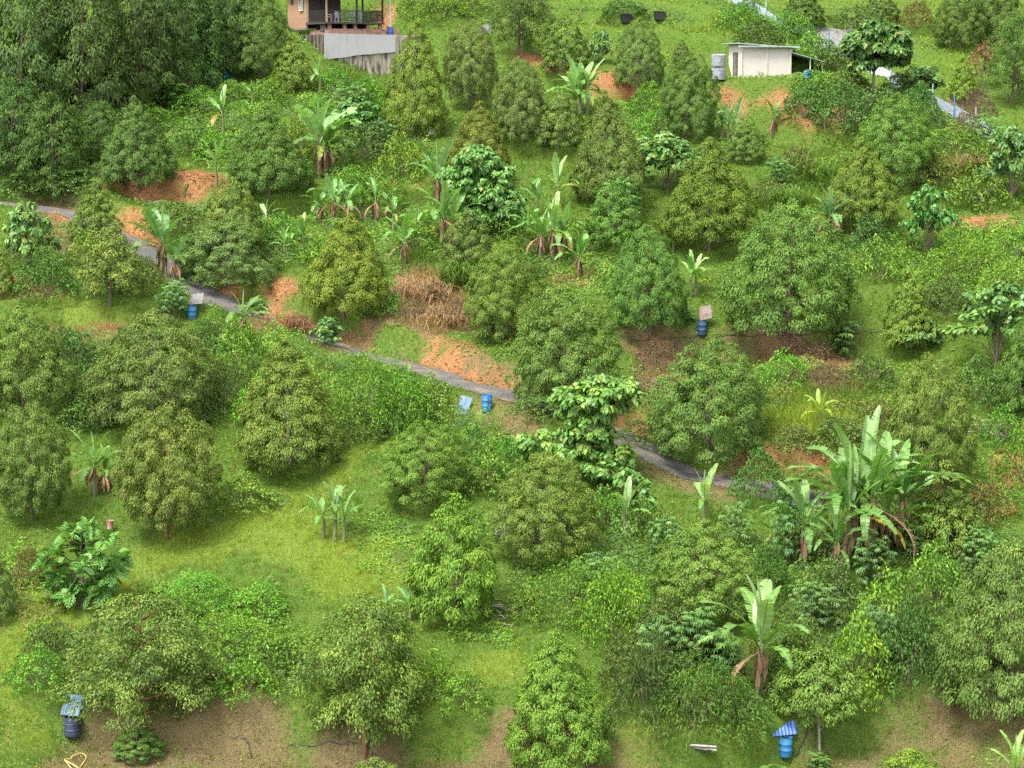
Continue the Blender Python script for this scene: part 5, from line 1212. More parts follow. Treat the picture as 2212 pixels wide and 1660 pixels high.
tc = n.new('ShaderNodeTexCoord'); mp_ = n.new('ShaderNodeMapping'); mp_.inputs['Rotation'].default_value = (math.pi / 2, 0, 0); L.new(tc.outputs['Object'], mp_.inputs['Vector'])
bt = n.new('ShaderNodeTexBrick'); L.new(mp_.outputs[0], bt.inputs['Vector']); bt.inputs['Scale'].default_value = 4.0; bt.inputs['Color1'].default_value = (.52, .45, .40, 1); bt.inputs['Color2'].default_value = (.45, .38, .33, 1); bt.inputs['Mortar'].default_value = (.55, .50, .45, 1); bt.inputs['Mortar Size'].default_value = .03
n2 = n.new('ShaderNodeTexNoise'); n2.inputs['Scale'].default_value = 1.2; L.new(tc.outputs['Object'], n2.inputs['Vector'])
mx = n.new('ShaderNodeMix'); mx.data_type = 'RGBA'; mx.inputs[7].default_value = (.55, .52, .48, 1); L.new(n2.outputs['Fac'], mx.inputs[0]); L.new(bt.outputs[0], mx.inputs[6])
p = n.new('ShaderNodeBsdfPrincipled'); p.inputs['Roughness'].default_value = .9; L.new(mx.outputs[2], p.inputs['Base Color']); L.new(p.outputs[0], out.inputs['Surface'])
M_CONC = plain_mat('stained_concrete', (.36, .31, .25), .9, var=.25, scale=1.5, dirt=(.07, .055, .045), dirt_amt=.55, stretch=(1.6, 1.6, .35), bump=.3)
M_CONC2 = plain_mat('blackened_concrete', (.20, .16, .12), .9, var=.4, scale=2, dirt=(.035, .03, .025), dirt_amt=.8, stretch=(2.2, 2.2, .25), bump=.3)
M_WHITE = plain_mat('whitewash', (.34, .34, .345), .8, var=.12, scale=2, dirt=(.27, .265, .26), dirt_amt=.35, stretch=(2, 2, .3))
M_BOARD = plain_mat('dark_timber', (.055, .042, .036), .7, var=.35, scale=5, stretch=(4, 4, .5))
M_MAROON = plain_mat('maroon_panel', (.16, .065, .055), .7, var=.25, scale=4)
M_WOOD = plain_mat('timber_post', (.30, .20, .12), .8, var=.3, scale=5, stretch=(4, 4, .5))
M_BLACK = plain_mat('black_paint_and_shade', (.022, .022, .024), .5, var=.3, scale=6)
M_GLASS = plain_mat('dark_glass', (.03, .035, .04), .15, var=.2, scale=2)
M_FRAMEW = plain_mat('white_frame', (.62, .62, .60), .5, var=.1)
M_PLASTIC = plain_mat('white_plastic', (.60, .60, .60), .45, var=.08)
M_PINK = plain_mat('pinkish_brick', (.40, .23, .17), .9, var=.3, scale=6, dirt=(.16, .10, .08), dirt_amt=.35)
M_ROOFG = plain_mat('green_grey_roof', (.30, .37, .36), .5, var=.15, scale=3, dirt=(.17, .16, .14), dirt_amt=.2)
M_CREAM = plain_mat('cream_paint', (.52, .48, .41), .8, var=.12, scale=3)
M_TANK = plain_mat('grey_tank', (.25, .265, .29), .5, var=.2, scale=3, dirt=(.17, .17, .17), dirt_amt=.4)
M_ZINC = plain_mat('zinc_sheet', (.36, .41, .48), .45, metal=.35, var=.2, scale=2, dirt=(.34, .34, .34), dirt_amt=.35, stretch=(.4, .4, 2))
M_BLUE = plain_mat('blue_plastic', (.035, .17, .38), .45, var=.2, scale=4, dirt=(.03, .12, .25), dirt_amt=.3)
M_NAVY = plain_mat('navy_plastic', (.035, .05, .085), .5, var=.25, scale=4)
M_BLUESHEET = plain_mat('blue_roof_sheet', (.03, .10, .36), .5, var=.2, scale=3)
M_PALEBLUE = plain_mat('pale_blue_sheet', (.12, .21, .32), .6, var=.3, scale=3, dirt=(.24, .28, .32), dirt_amt=.5, stretch=(3, .4, 1))
M_GREYSHEET = plain_mat('weathered_sheet', (.16, .16, .16), .6, var=.25, scale=3, dirt=(.11, .09, .08), dirt_amt=.5)
M_RUSTSHEET = plain_mat('rusty_sheet', (.20, .16, .14), .7, var=.35, scale=4, dirt=(.13, .08, .06), dirt_amt=.5)
M_POT = plain_mat('pink_clay', (.42, .20, .19), .8, var=.2, scale=6, dirt=(.25, .10, .09), dirt_amt=.3)
M_JAR = plain_mat('grey_jar', (.33, .34, .35), .6, var=.2, scale=5)
M_ROPE = plain_mat('yellow_rope', (.60, .44, .14), .8, var=.2, scale=10)
M_PLANK = plain_mat('silvered_plank', (.44, .42, .41), .9, var=.35, scale=6, dirt=(.2, .17, .15), dirt_amt=.4, stretch=(.4, 3, 3))
M_TARP = plain_mat('grey_tarp', (.085, .09, .11), .6, var=.3, scale=3)
M_CONCPALE = plain_mat('pale_concrete', (.15, .147, .143), .9, var=.2, scale=3, bump=.2)
M_INSIDE = plain_mat('inside_shade_black', (.015, .017, .018), .2, var=.2)  # near-black colour for the shade inside barrels and pot

def part(parent, name, mb, mat, smooth=False):
    return link(name, mb.mesh(name, mat, smooth), parent)

# ---- the house on its terrace; local x runs along the face to the right, local y along the face to the left and back
hz = HOUSE_TOP - HOUSE_C[2]                 # wall top above the foot of the corner
rw = thing('retaining_wall', 'tall stained concrete retaining wall with whitewashed upper panel under the house', 'wall', tuple(HOUSE_C), HOUSE_A)
mb = MB(); mb.box((4.6, .2, hz - 3.2), (9.2, .4, 6.4)); part(rw, 'front_wall', mb, M_CONC)
mb = MB(); mb.box((.2, 4.2, hz - 3.01), (.4, 7.6, 6.0)); part(rw, 'side_wall', mb, M_CONC2)
for i in range(6):
    mb = MB(); mb.box((-.07, .25 + i * .85, hz - 1.8), (.14, .22, 3.5)); part(rw, 'rib', mb, M_CONC2)
mb = MB(); nseg = 14; tp_, bt_ = [], []
rr_ = random.Random(4)
for i in range(nseg + 1):
    u = -.05 + 6.7 * i / nseg; tp_.append((u, hz + .06 - .012 * u)); bt_.append((u, hz - 2.15 + .105 * u + rr_.uniform(-.05, .05)))
vs_ = []
for (u, z) in tp_: vs_ += [(u, -.10, z), (u, -.004, z)]
for (u, z) in bt_: vs_ += [(u, -.16, z), (u, -.004, z)]
fs_ = []; o = 2 * (nseg + 1)
for i in range(nseg):
    a = 2 * i; fs_ += [(a, o + a, o + a + 2, a + 2), (a + 1, a + 3, o + a + 3, o + a + 1), (a, a + 2, a + 3, a + 1), (o + a, o + a + 1, o + a + 3, o + a + 2)]
fs_ += [(0, 1, o + 1, o), (2 * nseg, o + 2 * nseg, o + 2 * nseg + 1, 2 * nseg + 1)]
mb.add(vs_, fs_); part(rw, 'whitewashed_panel', mb, M_WHITE)
for i in range(3):
    mb = MB(); mb.box((1.2 + 2.6 * i, -.03, hz - 3.6 + .25 * i), (.12, .05, 2.2)); part(rw, 'crack_strip', mb, M_CONC2)
LAND.append((*HOUSE_C, 'stained retaining wall'))

hb = HOUSE_C + np.array((0, 0, hz)); zd = 1.05                       # deck level above the terrace
house = thing('veranda_house', 'brick and timber house with railed veranda at the top left', 'house', tuple(hb), HOUSE_A)
mb = MB(); mb.box((.38, 6.9, zd + 1.2), (.16, 4.4, 3.2)); w_ = part(house, 'side_wall', mb, M_BRICKWALL)
mb = MB(); mb.box((.30, 6.9, zd - .5), (.30, 4.6, .18)); part(house, 'wall_base', mb, M_CONCPALE)
mb = MB(); mb.box((.26, 5.75, zd + 1.9), (.10, .70, 1.5)); wn = part(house, 'window', mb, M_GLASS)
mb = MB()
for yy in (5.40, 5.75, 6.10): mb.box((.19, yy, zd + 1.9), (.06, .06, 1.56))
for zz in (1.12, 2.68): mb.box((.185, 5.75, zd + zz), (.06, .82, .06))
part(wn, 'window_frame', mb, M_FRAMEW)
mb = MB(); mb.box((.27, 8.0, zd + 2.1), (.08, .5, .5)); wn = part(house, 'window', mb, M_GLASS)
mb = MB(); mb.box((.20, 8.0, zd + 1.82), (.06, .6, .06)); mb.box((.20, 8.0, zd + 2.38), (.06, .6, .06)); part(wn, 'window_frame', mb, M_BOARD)
mb = MB(); mb.box((1.9, 4.62, zd + 1.3), (3.2, .14, 2.6)); part(house, 'veranda_back_wall', mb, M_BOARD)
mb = MB(); mb.box((1.0, 4.50, zd + .45), (1.3, .08, .9)); part(house, 'maroon_panel', mb, M_MAROON)
mb = MB(); mb.box((2.9, 4.50, zd + .45), (1.0, .08, .9)); part(house, 'maroon_panel', mb, M_MAROON)
mb = MB(); mb.box((2.0, 4.51, zd + 1.0), (.85, .08, 2.0)); part(house, 'door', mb, M_BLACK)
mb = MB(); mb.box((3.0, 2.5, zd - .08), (5.6, 4.5, .16)); part(house, 'deck', mb, M_BOARD)
for (u, v) in ((.35, .35), (5.65, .35), (.35, 4.5), (3.2, .35), (5.65, 4.6)):
    mb = MB(); mb.box((u, v, zd + 1.3), (.13, .13, 2.75)); part(house, 'post', mb, M_WOOD if u < 1 else M_BLACK)
def railing(p0, p1):
    mb = MB(); p0 = np.array(p0); p1 = np.array(p1); l = np.linalg.norm(p1 - p0); a = math.atan2(p1[1] - p0[1], p1[0] - p0[0]); c = (p0 + p1) / 2
    mb.box((*c, zd + .98), (l, .06, .06), a); mb.box((*c, zd + .12), (l, .05, .05), a)
    n_ = int(l / .13)
    for i in range(1, n_): q = p0 + (p1 - p0) * i / n_; mb.box((*q, zd + .55), (.03, .03, .84), a)
    part(house, 'railing', mb, M_BLACK)
railing((.43, .35), (5.57, .35)); railing((.35, .43), (.35, 4.42)); railing((5.65, .43), (5.65, 4.5))
mb = MB(); mb.box((3.9, .75, .24), (7.0, .22, .48)); part(house, 'parapet', mb, M_PINK)
mb = MB(); mb.box((.75, 2.9, .20), (.22, 4.0, .40)); part(house, 'parapet', mb, M_PINK)
for u in (.8, 2.2, 3.2, 4.4, 5.6): mb = MB(); mb.box((u, .80, .72), (.28, .26, .50)); part(house, 'pier', mb, M_PINK)
mb = MB(); mb.box((3.2, 3.4, .48), (5.0, .1, .90)); part(house, 'under_deck_shade_board', mb, M_BLACK)  # black board put in as the shade of the recess under the deck
mb = MB(); mb.box((.62, 1.8, .62), (.08, 1.2, .70)); part(house, 'under_deck_panel', mb, M_GREYSHEET)
mb = MB(); mb.box((3.1, 4.4, zd + 2.86), (7.0, 10.4, .10)); part(house, 'roof', mb, M_RUSTSHEET)
mb = MB(); mb.box((1.9, 8.95, zd + 1.2), (3.0, .14, 3.1)); mb.box((3.42, 6.8, zd + 1.2), (.14, 4.16, 3.1)); part(house, 'back_wall', mb, M_BRICKWALL)

def plastic_chair(u, v, rz, lab):
    c, s_ = math.cos(HOUSE_A), math.sin(HOUSE_A); loc = hb + np.array((u * c - v * s_, u * s_ + v * c, zd))
    t = thing('plastic_chair', lab, 'chair', tuple(loc), HOUSE_A + rz, 'white plastic chairs on the veranda')
    mb = MB(); mb.box((0, 0, .43), (.46, .44, .04)); part(t, 'seat', mb, M_PLASTIC)
    mb = MB(); 
    for i in range(4): mb.box((-.165 + .11 * i, .21, .66), (.05, .03, .42))
    mb.box((0, .21, .88), (.44, .04, .07)); part(t, 'backrest', mb, M_PLASTIC)
    for sx in (-1, 1):
        mb = MB(); mb.box((sx * .24, 0, .64), (.05, .42, .035)); mb.box((sx * .24, -.19, .54), (.04, .04, .18)); part(t, 'armrest', mb, M_PLASTIC)
        for sy in (-1, 1): mb = MB(); mb.box((sx * .20, sy * .18, .205), (.05, .05, .41)); part(t, 'leg', mb, M_PLASTIC)
plastic_chair(.85, .95, 1.2, 'white plastic chair nearest the veranda corner post')
plastic_chair(1.75, 1.0, .3, 'white plastic chair at the left side of the veranda table')
plastic_chair(3.0, .95, 3.3, 'white plastic chair in front of the veranda table, right one of two')
plastic_chair(3.75, 1.15, -1.3, 'white plastic chair at the right end of the veranda table')
c, s_ = math.cos(HOUSE_A), math.sin(HOUSE_A); loc = hb + np.array((2.5 * c - 1.7 * s_, 2.5 * s_ + 1.7 * c, zd))
t = thing('veranda_table', 'pale rectangular table among the chairs on the veranda', 'table', tuple(loc), HOUSE_A)
mb = MB(); mb.box((0, 0, .73), (1.5, .8, .04)); part(t, 'table_top', mb, M_PLASTIC)
for sx in (-1, 1):
    for sy in (-1, 1): mb = MB(); mb.box((sx * .66, sy * .32, .355), (.06, .06, .71)); part(t, 'leg', mb, M_PLASTIC)

# ---- block shed with lean-to
sa = R(14); sc_ = P(1640, 168)
shed = thing('block_shed', 'pale block shed with thin sloping roof and open lean-to, upper right', 'shed', tuple(sc_), sa)
WL = 4.5
mb = MB(); zl, zr = 2.75, 2.45
mb.add([(-WL/2, -1.5, -1.2), (WL/2, -1.5, -1.2), (WL/2, -1.5, zr), (-WL/2, -1.5, zl), (-WL/2, 1.5, -1.2), (WL/2, 1.5, -1.2), (WL/2, 1.5, zr), (-WL/2, 1.5, zl)],
       [(0, 1, 2, 3), (5, 4, 7, 6), (4, 0, 3, 7), (1, 5, 6, 2), (3, 2, 6, 7)]); part(shed, 'wall', mb, M_BLOCK)
for u, zt in ((-WL/2 + .04, zl), (0.05, 2.6), (WL/2 - .04, zr)): mb = MB(); mb.box((u, -1.53, zt / 2 - .15), (.16, .14, zt + .28)); part(shed, 'pilaster', mb, M_CREAM)
def sheet(mb, x0, z0, x1, z1, y0, y1, th=.05, ribs=16):
    """corrugated roof: ribs run down the slope"""
    vs_, fs_ = [], []; n_ = ribs * 2
    for i in range(n_ + 1):
        y = y0 + (y1 - y0) * i / n_; dz = .025 * (i % 2)
        vs_ += [(x0, y, z0 + dz), (x1, y, z1 + dz), (x0, y, z0 + dz - th), (x1, y, z1 + dz - th)]
    for i in range(n_):
        a = 4 * i; fs_ += [(a, a + 1, a + 5, a + 4), (a + 2, a + 6, a + 7, a + 3), (a, a + 4, a + 6, a + 2), (a + 1, a + 3, a + 7, a + 5)]
    fs_ += [(0, 2, 3, 1), (4 * n_, 4 * n_ + 1, 4 * n_ + 3, 4 * n_ + 2)]
    mb.add(vs_, fs_)
mb = MB(); sheet(mb, -WL/2 - .45, zl + .10, WL/2 + .7, zr + .04, -1.95, 2.0); part(shed, 'roof', mb, M_ROOFG)
mb = MB(); mb.box((0.12, -1.93, 2.58), (WL + 1.0, .03, .12), 0); part(shed, 'fascia', mb, M_ROOFG)
mb = MB(); sheet(mb, WL/2 + .02, 2.10, WL/2 + 3.1, 1.30, -1.8, 1.7); part(shed, 'lean_to_roof', mb, M_ROOFG)
for (u, v) in ((WL/2 + 1.75, -1.6), (WL/2 + 2.9, -1.5), (WL/2 + 2.9, 1.5)): mb = MB(); mb.tube([(u, v, -.3), (u, v, 1.32 + (WL/2 + 3.1 - u) * .26 - .05)], [.045, .045], 8); part(shed, 'post', mb, M_FRAMEW)
mb = MB(); mb.box((WL/2 + 1.5, 1.55, .6), (2.9, .08, 1.5)); part(shed, 'lean_to_shade_board', mb, M_BLACK)  # black board added at the back to stand for shade under the lean-to
mb = MB(); mb.box((-WL/2 - .03, -.35, .95), (.08, .85, 1.95)); dr_ = part(shed, 'door', mb, M_GREYSHEET)
mb = MB(); mb.box((-WL/2 - .08, -.80, 1.0), (.05, .08, 2.1)); mb.box((-WL/2 - .08, .10, 1.0), (.05, .08, 2.1)); mb.box((-WL/2 - .08, -.35, 2.06), (.05, .98, .08)); part(dr_, 'door_frame', mb, M_BOARD)
LAND.append((*sc_, 'pale block shed'))
def tank(loc, lab, h=1.02, r0=.60):
    t = thing('water_tank', lab, 'tank', tuple(loc), 0, 'grey water tanks stacked beside the shed')
    mb = MB(); pr = [(0.01, 0)]; k = 7
    pr += [(r0 * .96, 0.0)]
    for i in range(k): z = .08 + (h - .2) * i / k; pr += [(r0, z), (r0, z + .07), (r0 * .965, z + .09), (r0 * .965, z + .12)]
    pr += [(r0 * .98, h - .10), (r0 * .7, h - .02), (r0 * .28, h), (0.01, h)]
    mb.lathe(pr, 22); part(t, 'tank_body', mb, M_TANK, True)
    mb = MB(); mb.lathe([(.01, 0), (.2, 0), (.2, .05), (.01, .06)], 14, (0, 0, h)); part(t, 'lid', mb, M_NAVY, True)
tl_ = P(1552, 173)
tank(tl_, 'lower grey ribbed water tank beside the shed door'); tank(tl_ + np.array((0, 0, 1.08)), 'upper grey ribbed water tank stacked on the other')

# ---- corrugated sheet fence
FPX = [(1560, -2), (1608, 22), (1655, 48), (1700, 70), (1748, 92), (1792, 114), (1836, 136), (1880, 160), (1925, 184), (1970, 208), (2015, 232), (2062, 258), (2108, 284), (2150, 310)]
fp = [P(*q) for q in FPX]
fence = thing('zinc_fence', 'pale blue-grey corrugated sheet fence running diagonally down the upper right slope', 'fence', tuple(fp[0]))
for i in range(len(fp) - 1):
    a, b_ = fp[i] - fp[0], fp[i+1] - fp[0]; d_ = b_ - a
    side = np.array((-d_[1], d_[0], 0)); side /= np.linalg.norm(side); hh = 1.2 + .1 * math.sin(i * 2.3)
    vs_, fs_ = [], []; nr_ = 18
    for k in range(nr_ + 1):
        off = side * (.03 * (k % 2)); z = -.1 + hh * k / nr_
        vs_ += [a + d_ * .01 + off + UP * z, b_ - d_ * .01 + off + UP * z, a + d_ * .01 + off + side * .012 + UP * z, b_ - d_ * .01 + off + side * .012 + UP * z]
    for k in range(nr_):
        q = 4 * k; fs_ += [(q, q + 1, q + 5, q + 4), (q + 2, q + 6, q + 7, q + 3), (q, q + 4, q + 6, q + 2), (q + 1, q + 3, q + 7, q + 5)]
    fs_ += [(0, 2, 3, 1), (4 * nr_, 4 * nr_ + 1, 4 * nr_ + 3, 4 * nr_ + 2)]
    mb = MB(); mb.add(vs_, fs_); part(fence, 'sheet', mb, M_ZINC)
    mb = MB(); q = a - side * .06; mb.box((q[0], q[1], q[2] + .85), (.08, .08, 2.1)); part(fence, 'post', mb, M_BLUE if i % 2 else M_ZINC)
cl_ = np.array([P(*q)[:2] for q in ((1770, 96), (1805, 92), (1840, 88), (1880, 84))])
cl_ = np.array([cl_[0] + (cl_[-1] - cl_[0]) * t_ for t_ in np.linspace(0, 1, 16)])
V, T = strip(cl_, 2.0, .08, 6, .1)
tag(link('concrete_path', tri_mesh('concrete_path', V, T, mat=M_CONCPALE, smooth=True)), kind='structure')

# ---------------------------------------------------------------- small things
def barrel(x, yb, hpx, lab, mat=M_BLUE, open_top=True, cat='barrel', name='barrel', wr=.33, tilt=(0, 0), group='plastic barrels on the slope', band=None):
    b_ = P(x, yb); h = hpx * b_[1] / F; r0 = h * wr
    t = thing(name, lab, cat, tuple(b_ - UP * .03), 0, group); t.rotation_euler = (tilt[0], tilt[1], 0)
    mb = MB(); pr = [(.01, 0), (r0 * .93, 0), (r0 * .98, h * .05), (r0, h * .1), (r0, h * .32), (r0 * 1.05, h * .34), (r0 * 1.05, h * .36), (r0, h * .38), (r0, h * .64), (r0 * 1.05, h * .66), (r0 * 1.05, h * .68), (r0, h * .70), (r0, h * .92), (r0 * .97, h * .97), (r0 * 1.02, h * .98), (r0 * 1.02, h)]
    pr += [(r0 * .93, h), (r0 * .92, h * .8), (.01, h * .8)] if open_top else [(r0 * .9, h), (r0 * .88, h * .97), (.01, h * .97)]
    mb.lathe(pr, 24); part(t, 'barrel_body', mb, mat, True)
    if open_top:
        mb = MB(); mb.lathe([(r0 * .915, h * .84), (.01, h * .841)], 20); part(t, 'water', mb, M_INSIDE)  # near-black disc painted in as the shade inside the barrel
    LAND.append((*b_, lab)); return b_, h
def lean_sheet(b_, loc, size, rot, mat, lab, cat='roof sheet', name='roof_sheet', amp=.03, props=True):
    """a corrugated sheet with battens, held up by two props"""
    c0 = np.array(b_) + np.array(loc); gz = float(hgrid(c0[0], c0[1])) - c0[2]
    t = thing(name, lab, cat, tuple(c0), 0, 'loose corrugated sheets on the slope')
    mb = MB(); wx, wy = size; vs_, fs_ = [], []; n_ = 14
    for i in range(n_ + 1):
        x_ = -wx / 2 + wx * i / n_; dz = amp * (i % 2)
        vs_ += [(x_, -wy / 2, dz), (x_, wy / 2, dz), (x_, -wy / 2, dz - .012), (x_, wy / 2, dz - .012)]
    for i in range(n_):
        a = 4 * i; fs_ += [(a, a + 4, a + 5, a + 1), (a + 2, a + 3, a + 7, a + 6), (a, a + 2, a + 6, a + 4), (a + 1, a + 5, a + 7, a + 3)]
    fs_ += [(0, 1, 3, 2), (4 * n_, 4 * n_ + 2, 4 * n_ + 3, 4 * n_ + 1)]
    mb.add(vs_, fs_); part(t, 'corrugated_sheet', mb, mat).rotation_euler = rot
    mb = MB(); mb.box((0, 0, -.045), (wx * .96, .05, .05)); part(t, 'batten', mb, M_WOOD).rotation_euler = rot
    if props:
        for sx in (-1, 1): mb = MB(); mb.tube([(sx * wx * .36, .1, gz - .2), (sx * wx * .36, .1, .02)], [.03, .025], 5); part(t, 'prop', mb, M_WOOD)
b_, h = barrel(1697, 1636, 44, 'bright blue open barrel under a blue sheet at the bottom right')
lean_sheet(b_, (-.08, .45, h + .38), (1.15, 1.0), (R(46), R(-4), R(6)), M_BLUESHEET, 'dark blue corrugated sheet tilted behind the bottom right barrel')
b_, h = barrel(157, 1594, 44, 'dark navy bin beside the wide durian tree, bottom left', M_NAVY, wr=.42, name='water_bin', cat='bin', group='plastic barrels on the slope')
lean_sheet(b_, (-.10, .55, h + .34), (.85, 1.1), (R(42), R(4), R(-4)), M_PALEBLUE, 'pale blue corrugated sheet tilted behind the navy bin')
b_, h = barrel(415, 690, 30, 'blue barrel half hidden by leaves below the round grey-green durian')
lean_sheet(b_, (.25, .40, h + .38), (.9, .85), (R(48), R(-8), R(-12)), M_GREYSHEET, 'weathered white sheet tilted over the half hidden barrel')
b_, h = barrel(1516, 724, 32, 'dull blue barrel on the brown terrace between two durian trees', plain_mat('dull_blue', (.03, .085, .17), .6, var=.3, scale=5, dirt=(.06, .06, .06), dirt_amt=.4))
lean_sheet(b_, (.25, .40, h + .40), (.8, 1.1), (R(46), R(-14), R(-14)), M_RUSTSHEET, 'rusty brown sheet tilted over the brown terrace barrel')
b_, h = barrel(1052, 889, 38, 'split blue barrel standing on the grass near the centre', wr=.30)
mb = MB(); mb.box((.06, -.30 * h - .012, h * .5), (.05, .02, h * .8)); part(bpy.data.objects[[o for o in bpy.data.objects.keys() if o.startswith('barrel')][-1]] if False else [o for o in C.objects if o.name.startswith('barrel') and o.type == 'EMPTY' and o.get('label', '').startswith('split')][0], 'split_seam', mb, M_NAVY)
b2 = P(1002, 893)
lean_sheet(b2, (0, 0, .42), (.75, 1.15), (R(62), R(10), R(-18)), M_PALEBLUE, props=False, lab='light blue sheet leaning in the grass left of the split barrel')
barrel(491, 172, 20, 'small blue drum in the clearing under the wood', group='plastic barrels on the slope')
barrel(1744, 178, 25, 'blue barrel under the shed lean-to', open_top=False)
barrel(2146, 158, 14, 'tiny blue barrel at the upper right under the trees')
b_ = P(238, 1150); h = 27 * b_[1] / F
t = thing('clay_pot', 'pinkish clay pot with flared rim on the left lawn', 'pot', tuple(b_ - UP * .02))
mb = MB(); mb.lathe([(.01, 0), (h * .22, 0), (h * .25, h * .15), (h * .22, h * .45), (h * .24, h * .7), (h * .30, h * .95), (h * .33, h), (h * .29, h), (h * .25, h * .8), (.01, h * .78)], 20); part(t, 'pot_body', mb, M_POT, True)
mb = MB(); mb.lathe([(h * .245, h * .81), (.01, h * .812)], 16); part(t, 'inside_shade', mb, M_INSIDE)  # near-black disc painted in as the shade inside the pot
b_ = P(1083, 1162); h = 34 * b_[1] / F
t = thing('water_jar', 'grey rounded jar at the left foot of the yellow-topped durian', 'jar', tuple(b_ - UP * .03))
mb = MB(); mb.lathe([(.01, 0), (h * .26, 0), (h * .40, h * .25), (h * .42, h * .5), (h * .33, h * .78), (h * .22, h * .88), (h * .25, h), (h * .20, h), (h * .18, h * .88), (.01, h * .86)], 22); part(t, 'jar_body', mb, M_JAR, True)
mb = MB(); mb.lathe([(h * .26, h * .985), (h * .27, h * 1.02), (.01, h * 1.05)], 18); part(t, 'lid', mb, M_NAVY, True)
for (x, yb, lab) in ((1352, 50, 'left black tub on the upper grass slope'), (1424, 46, 'right black tub on the upper grass slope')):
    b_ = P(x, yb); s2 = 22 * b_[1] / F
    t = thing('black_tub', lab, 'tub', tuple(b_ - UP * .03), .2, 'black tubs on the upper slope')
    mb = MB(); k = s2 / 2
    mb.add([(-k*.85, -k*.6, 0), (k*.85, -k*.6, 0), (k*.85, k*.6, 0), (-k*.85, k*.6, 0), (-k, -k*.75, s2*.8), (k, -k*.75, s2*.8), (k, k*.75, s2*.8), (-k, k*.75, s2*.8)], [(0, 3, 2, 1), (0, 1, 5, 4), (1, 2, 6, 5), (2, 3, 7, 6), (3, 0, 4, 7)])
    part(t, 'tub_body', mb, M_BLACK)
    mb = MB()
    for q in ((0, -k*.77, 2*k+.08, .06), (0, k*.77, 2*k+.08, .06)): mb.box((q[0], q[1], s2*.8), (q[2], q[3], .06))
    for q in (-1, 1): mb.box((q * k * 1.02, 0, s2*.8), (.06, 1.5*k, .06))
    part(t, 'rim', mb, M_BLACK); LAND.append((*b_, lab))
# grey tarpaulin heap
b_ = P(1050, 68); rr2 = np.random.default_rng(12); gxx, gyy = np.meshgrid(np.linspace(-1, 1, 14), np.linspace(-1, 1, 12))
zt_ = .55 * np.clip(1 - gxx ** 2, 0, 1) ** .6 * np.clip(1 - gyy ** 2, 0, 1) ** .6 * (0.7 + .6 * fbm(gxx * 2.2, gyy * 2.2, 5)); 
V = np.stack([(gxx * .75).ravel(), (gyy * .6).ravel(), zt_.ravel() + SL * (gyy * .6).ravel()], 1)
t = link('tarpaulin', tri_mesh('tarpaulin', V, grid_tris(*gxx.shape), mat=M_TARP), loc=tuple(b_)); tag(t, 'crumpled grey tarpaulin heap beside the top centre durian', 'tarpaulin')
# white pole with blue drum foot
b_ = P(843, 80); k = b_[1] / F
t = thing('utility_pole', 'white pole standing in a blue drum beside the veranda', 'pole', tuple(b_)); LAND.append((*b_, 'white pole in the blue drum'))
mb = MB(); mb.tube([(0, 0, 0), (-.05, 0, 100 * k)], [.10, .085], 10); part(t, 'pole_shaft', mb, M_PLASTIC, True)
mb = MB(); mb.lathe([(.01, -.2), (.26, -.2), (.26, .35), (.28, .37), (.26, .40), (.26, .80), (.24, .84), (.01, .84)], 18); part(t, 'drum_foot', mb, plain_mat('royal_blue', (.02, .08, .30), .5), True)
# thin white stake
b_ = P(704, 378); k = b_[1] / F
t = thing('stake', 'thin white stake standing in front of the big bushy banana plant', 'stake', tuple(b_))
mb = MB(); mb.tube([(0, 0, -.2), (-.03, 0, 92 * k)], [.035, .03], 6); part(t, 'stake_shaft', mb, M_PLASTIC)
mb = MB(); mb.lathe([(.01, 0), (.05, 0), (.05, .08), (.01, .1)], 8, (-.03, 0, 92 * k - .06)); part(t, 'stake_cap', mb, M_FRAMEW)
b_ = P(1462, 760); k = b_[1] / F
t = thing('stake', 'short dark post at the lip of the brown terrace', 'stake', tuple(b_))
mb = MB(); mb.tube([(0, 0, -.2), (-.08, 0, 24 * k)], [.06, .05], 7); part(t, 'stake_shaft', mb, M_BARK); mb = MB(); mb.box((-.08, 0, 24 * k), (.14, .1, .06)); part(t, 'stake_cap', mb, M_BARK)
# thin bare sapling on the brown terrace
b_ = P(1404, 735); k = b_[1] / F
t = thing('bare_sapling', 'thin pale sapling with few leaves on the brown terrace', 'sapling', tuple(b_))
mb = MB(); mb.tube([(0, 0, -.2), (.02, 0, 1.0), (.06, 0, 70 * k)], [.03, .025, .01], 5); mb.tube([(.02, 0, 1.0), (.3, .1, 1.4)], [.012, .005], 4); mb.tube([(.02, 0, .8), (-.3, 0, 1.15)], [.012, .005], 4); part(t, 'trunk', mb, M_BARKPALE)
r = np.random.default_rng(9); cs = np.array([(.3, .1, 1.4), (-.3, 0, 1.15), (.0, 0, .9), (.1, 0, 1.2)]); V, T, K = clump_leaves(cs, norm(cs), np.full(4, .25), 22, r, 'broad', ln=(.14, .22)); link('crown', tri_mesh('sapling_crown', V, T, K, M_SOFT), t)
# dead brown tree, upper right
DEAD = durian_proto('dead', 97, 5.2, 1.6, .3, 26, 34, crad=(.4, .6), shape=1, pal='brown', ln=(.2, .34))
put('dead_tree', [DEAD], 0, 2122, 195, 60, 100, 'dead tree with rust-brown leaves on the mown slope, upper right', 'tree', None, (1.15, .9, .75))
